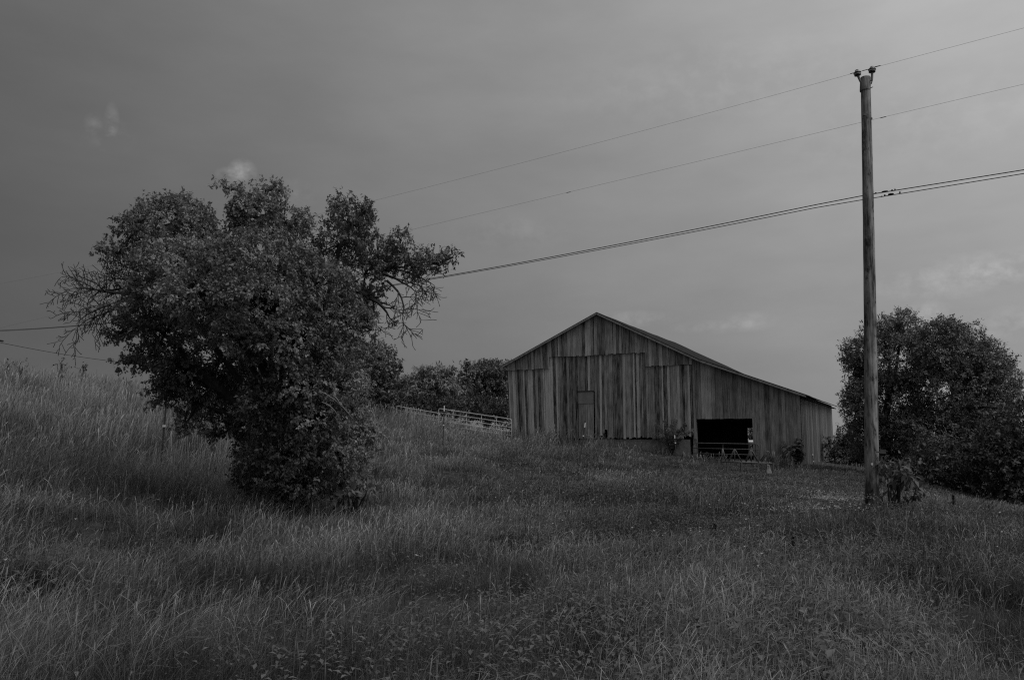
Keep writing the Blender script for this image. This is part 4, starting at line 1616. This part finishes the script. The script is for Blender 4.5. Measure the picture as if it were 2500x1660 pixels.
        w = np.maximum(0.0015 * rng.uniform(0.6, 1.6, n), px * 0.2)
        emit(x, y, h, w, bend, ang, tone, (0.8, 1.0, 0.7), (0, 0.4, 0.75, 1.0))
        # seed stalks
        x, y = scatter(y0, y1, d_stalk)
        cl = fbm(x * 0.7, y * 0.7, 17, 3)
        keep = rng.random(len(x)) < np.clip((cl - 0.33) * 3.2, 0.06, 1)
        x, y = x[keep], y[keep]
        n = len(x)
        h = zone_height(x, y) * rng.uniform(0.8, 1.4, n)
        wind = 0.35 + (fbm(x * 0.4, y * 0.4, 93, 2) - 0.5) * 2.6
        ang = wind + rng.normal(size=n) * 1.1
        bend = np.abs(rng.normal(0.42, 0.3, n))
        tone = np.clip(zone_tone(x, y) + 0.20 + rng.normal(size=n) * 0.2, 0.05, 1)
        bend = bend * (1 - 0.55 * np.clip((-x - 3) / 6, 0, 1) * np.clip((y - 14) / 6, 0, 1))
        w = np.maximum(0.0009, px * 0.13) * rng.uniform(0.8, 1.3, n)
        emit(x, y, h, w, bend, ang, tone, (1.0, 0.9, 0.8, 2.0, 1.8), (0, 0.45, 0.78, 0.86, 0.94, 1.0))
    o = np_mesh('grass', np.concatenate(V), np.concatenate(Q), np.concatenate(TR), np.concatenate(TN), M['grass'])
    tag(o, 'tall wild meadow grass with pale seed heads', 'grass', None, 'stuff')
    print('grass verts', count[0])

    # broad-leaved ground weeds between the grass
    pos, dr, nr, ln, tn = [], [], [], [], []
    for (y0, y1, dens, s) in ((3.0, 8, 110, 0.05), (8, 16, 130, 0.042), (16, 26, 90, 0.055), (26, 41, 40, 0.085)):
        x, y = scatter(y0, y1, dens)
        c = fbm(x * 0.5 + 40, y * 0.5, 13, 3)
        pref = np.clip((x + 2.5) / 4, 0.12, 1)
        k = rng.random(len(x)) < np.clip((c - 0.36) * 5, 0.05, 1) * pref
        x, y = x[k], y[k]
        hh = zone_height(x, y)
        for rep in range(9):
            n = len(x)
            a = rng.uniform(0, 6.283, n)
            up = rng.uniform(0.1, 0.85, n) * hh
            p = np.stack([x + rng.normal(size=n) * 0.07, y + rng.normal(size=n) * 0.07, ground_z(x, y) + up], 1)
            d = unit(np.stack([np.cos(a), np.sin(a), rng.uniform(-0.3, 0.7, n)], 1))
            pos.append(p); dr.append(d)
            nr.append(unit(np.stack([np.cos(a) * -0.4, np.sin(a) * -0.4, np.ones(n)], 1)))
            ln.append(s * rng.uniform(0.6, 1.3, n)); tn.append(np.clip(rng.normal(0.42, 0.22, n), 0, 1))
    for (px, py, Y, rad, nn, s) in ((1930, 1560, 5.6, 0.45, 260, 0.085), (2040, 1500, 6.4, 0.5, 240, 0.085), (1850, 1480, 7.0, 0.5, 220, 0.08), (2050, 1600, 5.2, 0.3, 120, 0.09), (1980, 1400, 8.2, 0.6, 260, 0.08),
                                    (40, 1420, 8.0, 0.6, 260, 0.08), (120, 1400, 8.6, 0.4, 140, 0.08), (1700, 1560, 5.8, 0.3, 120, 0.07), (2250, 1450, 7.5, 0.5, 160, 0.07), (1330, 1320, 11.5, 0.7, 260, 0.06), (1560, 1190, 19, 1.0, 300, 0.09), (1420, 1130, 27, 1.6, 420, 0.13), (1560, 1105, 34, 1.6, 300, 0.14), (1750, 1150, 26, 1.4, 320, 0.12)):
        c = at(px, py, Y)
        n = nn
        x, y = c.x + rng.normal(size=n) * rad * 0.6, c.y + rng.normal(size=n) * rad * 0.5
        a = rng.uniform(0, 6.283, n)
        up = rng.uniform(0.1, 1.0, n) * np.clip(zone_height(x, y), 0.25, 0.6)
        pos.append(np.stack([x, y, ground_z(x, y) + up], 1))
        dr.append(unit(np.stack([np.cos(a), np.sin(a), rng.uniform(-0.4, 0.5, n)], 1)))
        nr.append(unit(np.stack([np.cos(a) * -0.4, np.sin(a) * -0.4, np.ones(n)], 1)))
        ln.append(s * rng.uniform(0.5, 1.3, n)); tn.append(np.clip(rng.normal(0.4, 0.22, n), 0, 1))
    ln = np.concatenate(ln)
    o = leaf_cloud('ground_weeds', np.concatenate(pos), np.concatenate(dr), np.concatenate(nr), ln, ln * 0.5, np.concatenate(tn), M['weed'])
    tag(o, 'low broad leaved weeds among the meadow grass', 'weeds', None, 'stuff')

    # pale clover-like blossoms: a dense patch left of the pole and a sprinkle elsewhere
    P = []
    def patch(px, py, Y, rx, ry, n):
        c = at(px, py, Y)
        x, y = rng.normal(c.x, rx, n), rng.normal(c.y, ry, n)
        P.append((x, y))
    patch(1965, 1228, 19.2, 0.45, 0.5, 150); patch(2035, 1243, 18.0, 0.4, 0.5, 230); patch(2065, 1256, 17.2, 0.3, 0.4, 110); patch(1960, 1290, 14.8, 0.7, 0.35, 170)
    patch(1270, 1245, 16, 0.8, 0.6, 30); patch(1260, 1310, 13, 0.7, 0.5, 20); patch(1700, 1370, 11, 0.8, 0.5, 20)
    x, y = scatter(6, 24, 0.25)
    P.append((x, y))
    x = np.concatenate([p[0] for p in P]); y = np.concatenate([p[1] for p in P])
    k = np.repeat(np.arange(len(x)), 5)
    n = len(k)
    a = rng.uniform(0, 6.283, n)
    hz = (zone_height(x, y) * rng.uniform(0.8, 1.1, len(x)) + 0.06)[k]
    p = np.stack([x[k], y[k], ground_z(x, y)[k] + hz], 1)
    d = unit(np.stack([np.cos(a), np.sin(a), rng.uniform(0.1, 1, n)], 1))
    ln = rng.uniform(0.012, 0.034, n)
    o = leaf_cloud('blossoms', p, d, unit(np.stack([-np.cos(a), -np.sin(a), np.ones(n)], 1)), ln, ln * 0.6, rng.random(n), M['flower'])
    tag(o, 'tiny white blossoms scattered low in the meadow', 'blossoms', None, 'stuff')


grass()


# ------------------------------------------------------------------ dark dock seed spikes and crest weeds
def dock(px, py_top, Y, h, label, seed, lean_=0.0):
    rng = np.random.default_rng(seed)
    t = at(px, py_top, Y)
    g = gz(t.x, Y)
    h = max(h, t.z - g)
    base = Vector((t.x - lean_ * h, Y, t.z - h))
    root = empty('dock_plant', Vector((base.x, Y, max(g, base.z))), label, 'plant', 'dark seed spikes in the meadow')
    m = MB()
    tip = Vector((t.x, Y, t.z))
    pts = [base + (tip - base) * (i / 8) for i in range(9)]
    m.tube(pts, [0.008 - 0.0006 * i for i in range(9)], 6)
    for k in range(3):
        a = pts[4 + k]
        m.tube([a, a + Vector((rng.uniform(-.06, .06), rng.uniform(-.05, .05), 0.14))], [0.004, 0.002], 5)
    m.build('stem', M['dock'], root, True)
    n = 520
    u = rng.random(n)
    c = np.array([base + (tip - base) * (0.4 + 0.6 * q) for q in u])
    a = rng.uniform(0, 6.283, n)
    r = 0.036 * np.sin(np.clip(u * 0.9 + 0.15, 0, 1) * math.pi) * rng.random(n) + 0.004
    p = c + np.stack([np.cos(a) * r, np.sin(a) * r, np.zeros(n)], 1)
    d = unit(np.stack([np.cos(a), np.sin(a), rng.uniform(-0.3, 0.9, n)], 1))
    ln = rng.uniform(0.02, 0.042, n)
    leaf_cloud('seed_spike', p, d, unit(np.stack([-np.cos(a), -np.sin(a), np.ones(n)], 1)), ln, ln * 0.7, rng.random(n), M['dock'], root)


dock(1935, 1310, 10.5, 0.75, 'tallest dark seed spike in the middle of the right meadow, below the white blossoms', 1, 0.02)
dock(1865, 1395, 9.0, 0.7, 'dark seed spike just below left of the tallest one', 2)
dock(1578, 1395, 9.0, 0.65, 'short dark seed spike in the meadow below the hay feeder', 3)
dock(1745, 1278, 13.0, 0.7, 'dark seed spike in the grass well below the cattle opening', 4)
dock(1143, 1395, 9.0, 0.7, 'dark seed spike in the grass right below the apple tree', 5)
dock(2327, 1208, 17.5, 0.85, 'dark seed spike on the open slope right of the utility pole', 6)
dock(2120, 1430, 8.5, 0.7, 'dark seed spike low in the meadow straight below the utility pole', 7, 0.03)

for (x, y, Y, lab, sd) in ((12, 890, 33, 'dark weed clump on the hill crest at the left picture edge', 1), (45, 886, 34, 'flat topped weed on the hill crest second from the left edge', 2),
                           (150, 888, 34, 'thin airy weed on the hill crest under the drooping bare twigs', 3), (200, 893, 35, 'small pointed weed on the hill crest right of the airy weed', 4),
                           (310, 929, 37, 'low dark weed on the hill crest just left of the apple tree', 5)):
    T('weed', lab, [(x, y, 9, 4, 0, .25, .8), (x + 4, y + 8, 10, 6, 0, .25, .8)], Y, 80 + sd, cat='weed', trunk=False, per_area=20, leaves=6, twig=0.2, leaf_len=0.1, mat=M['dark_leaf'], group='weeds on the hill crest', bx=at(x, y, Y).x)
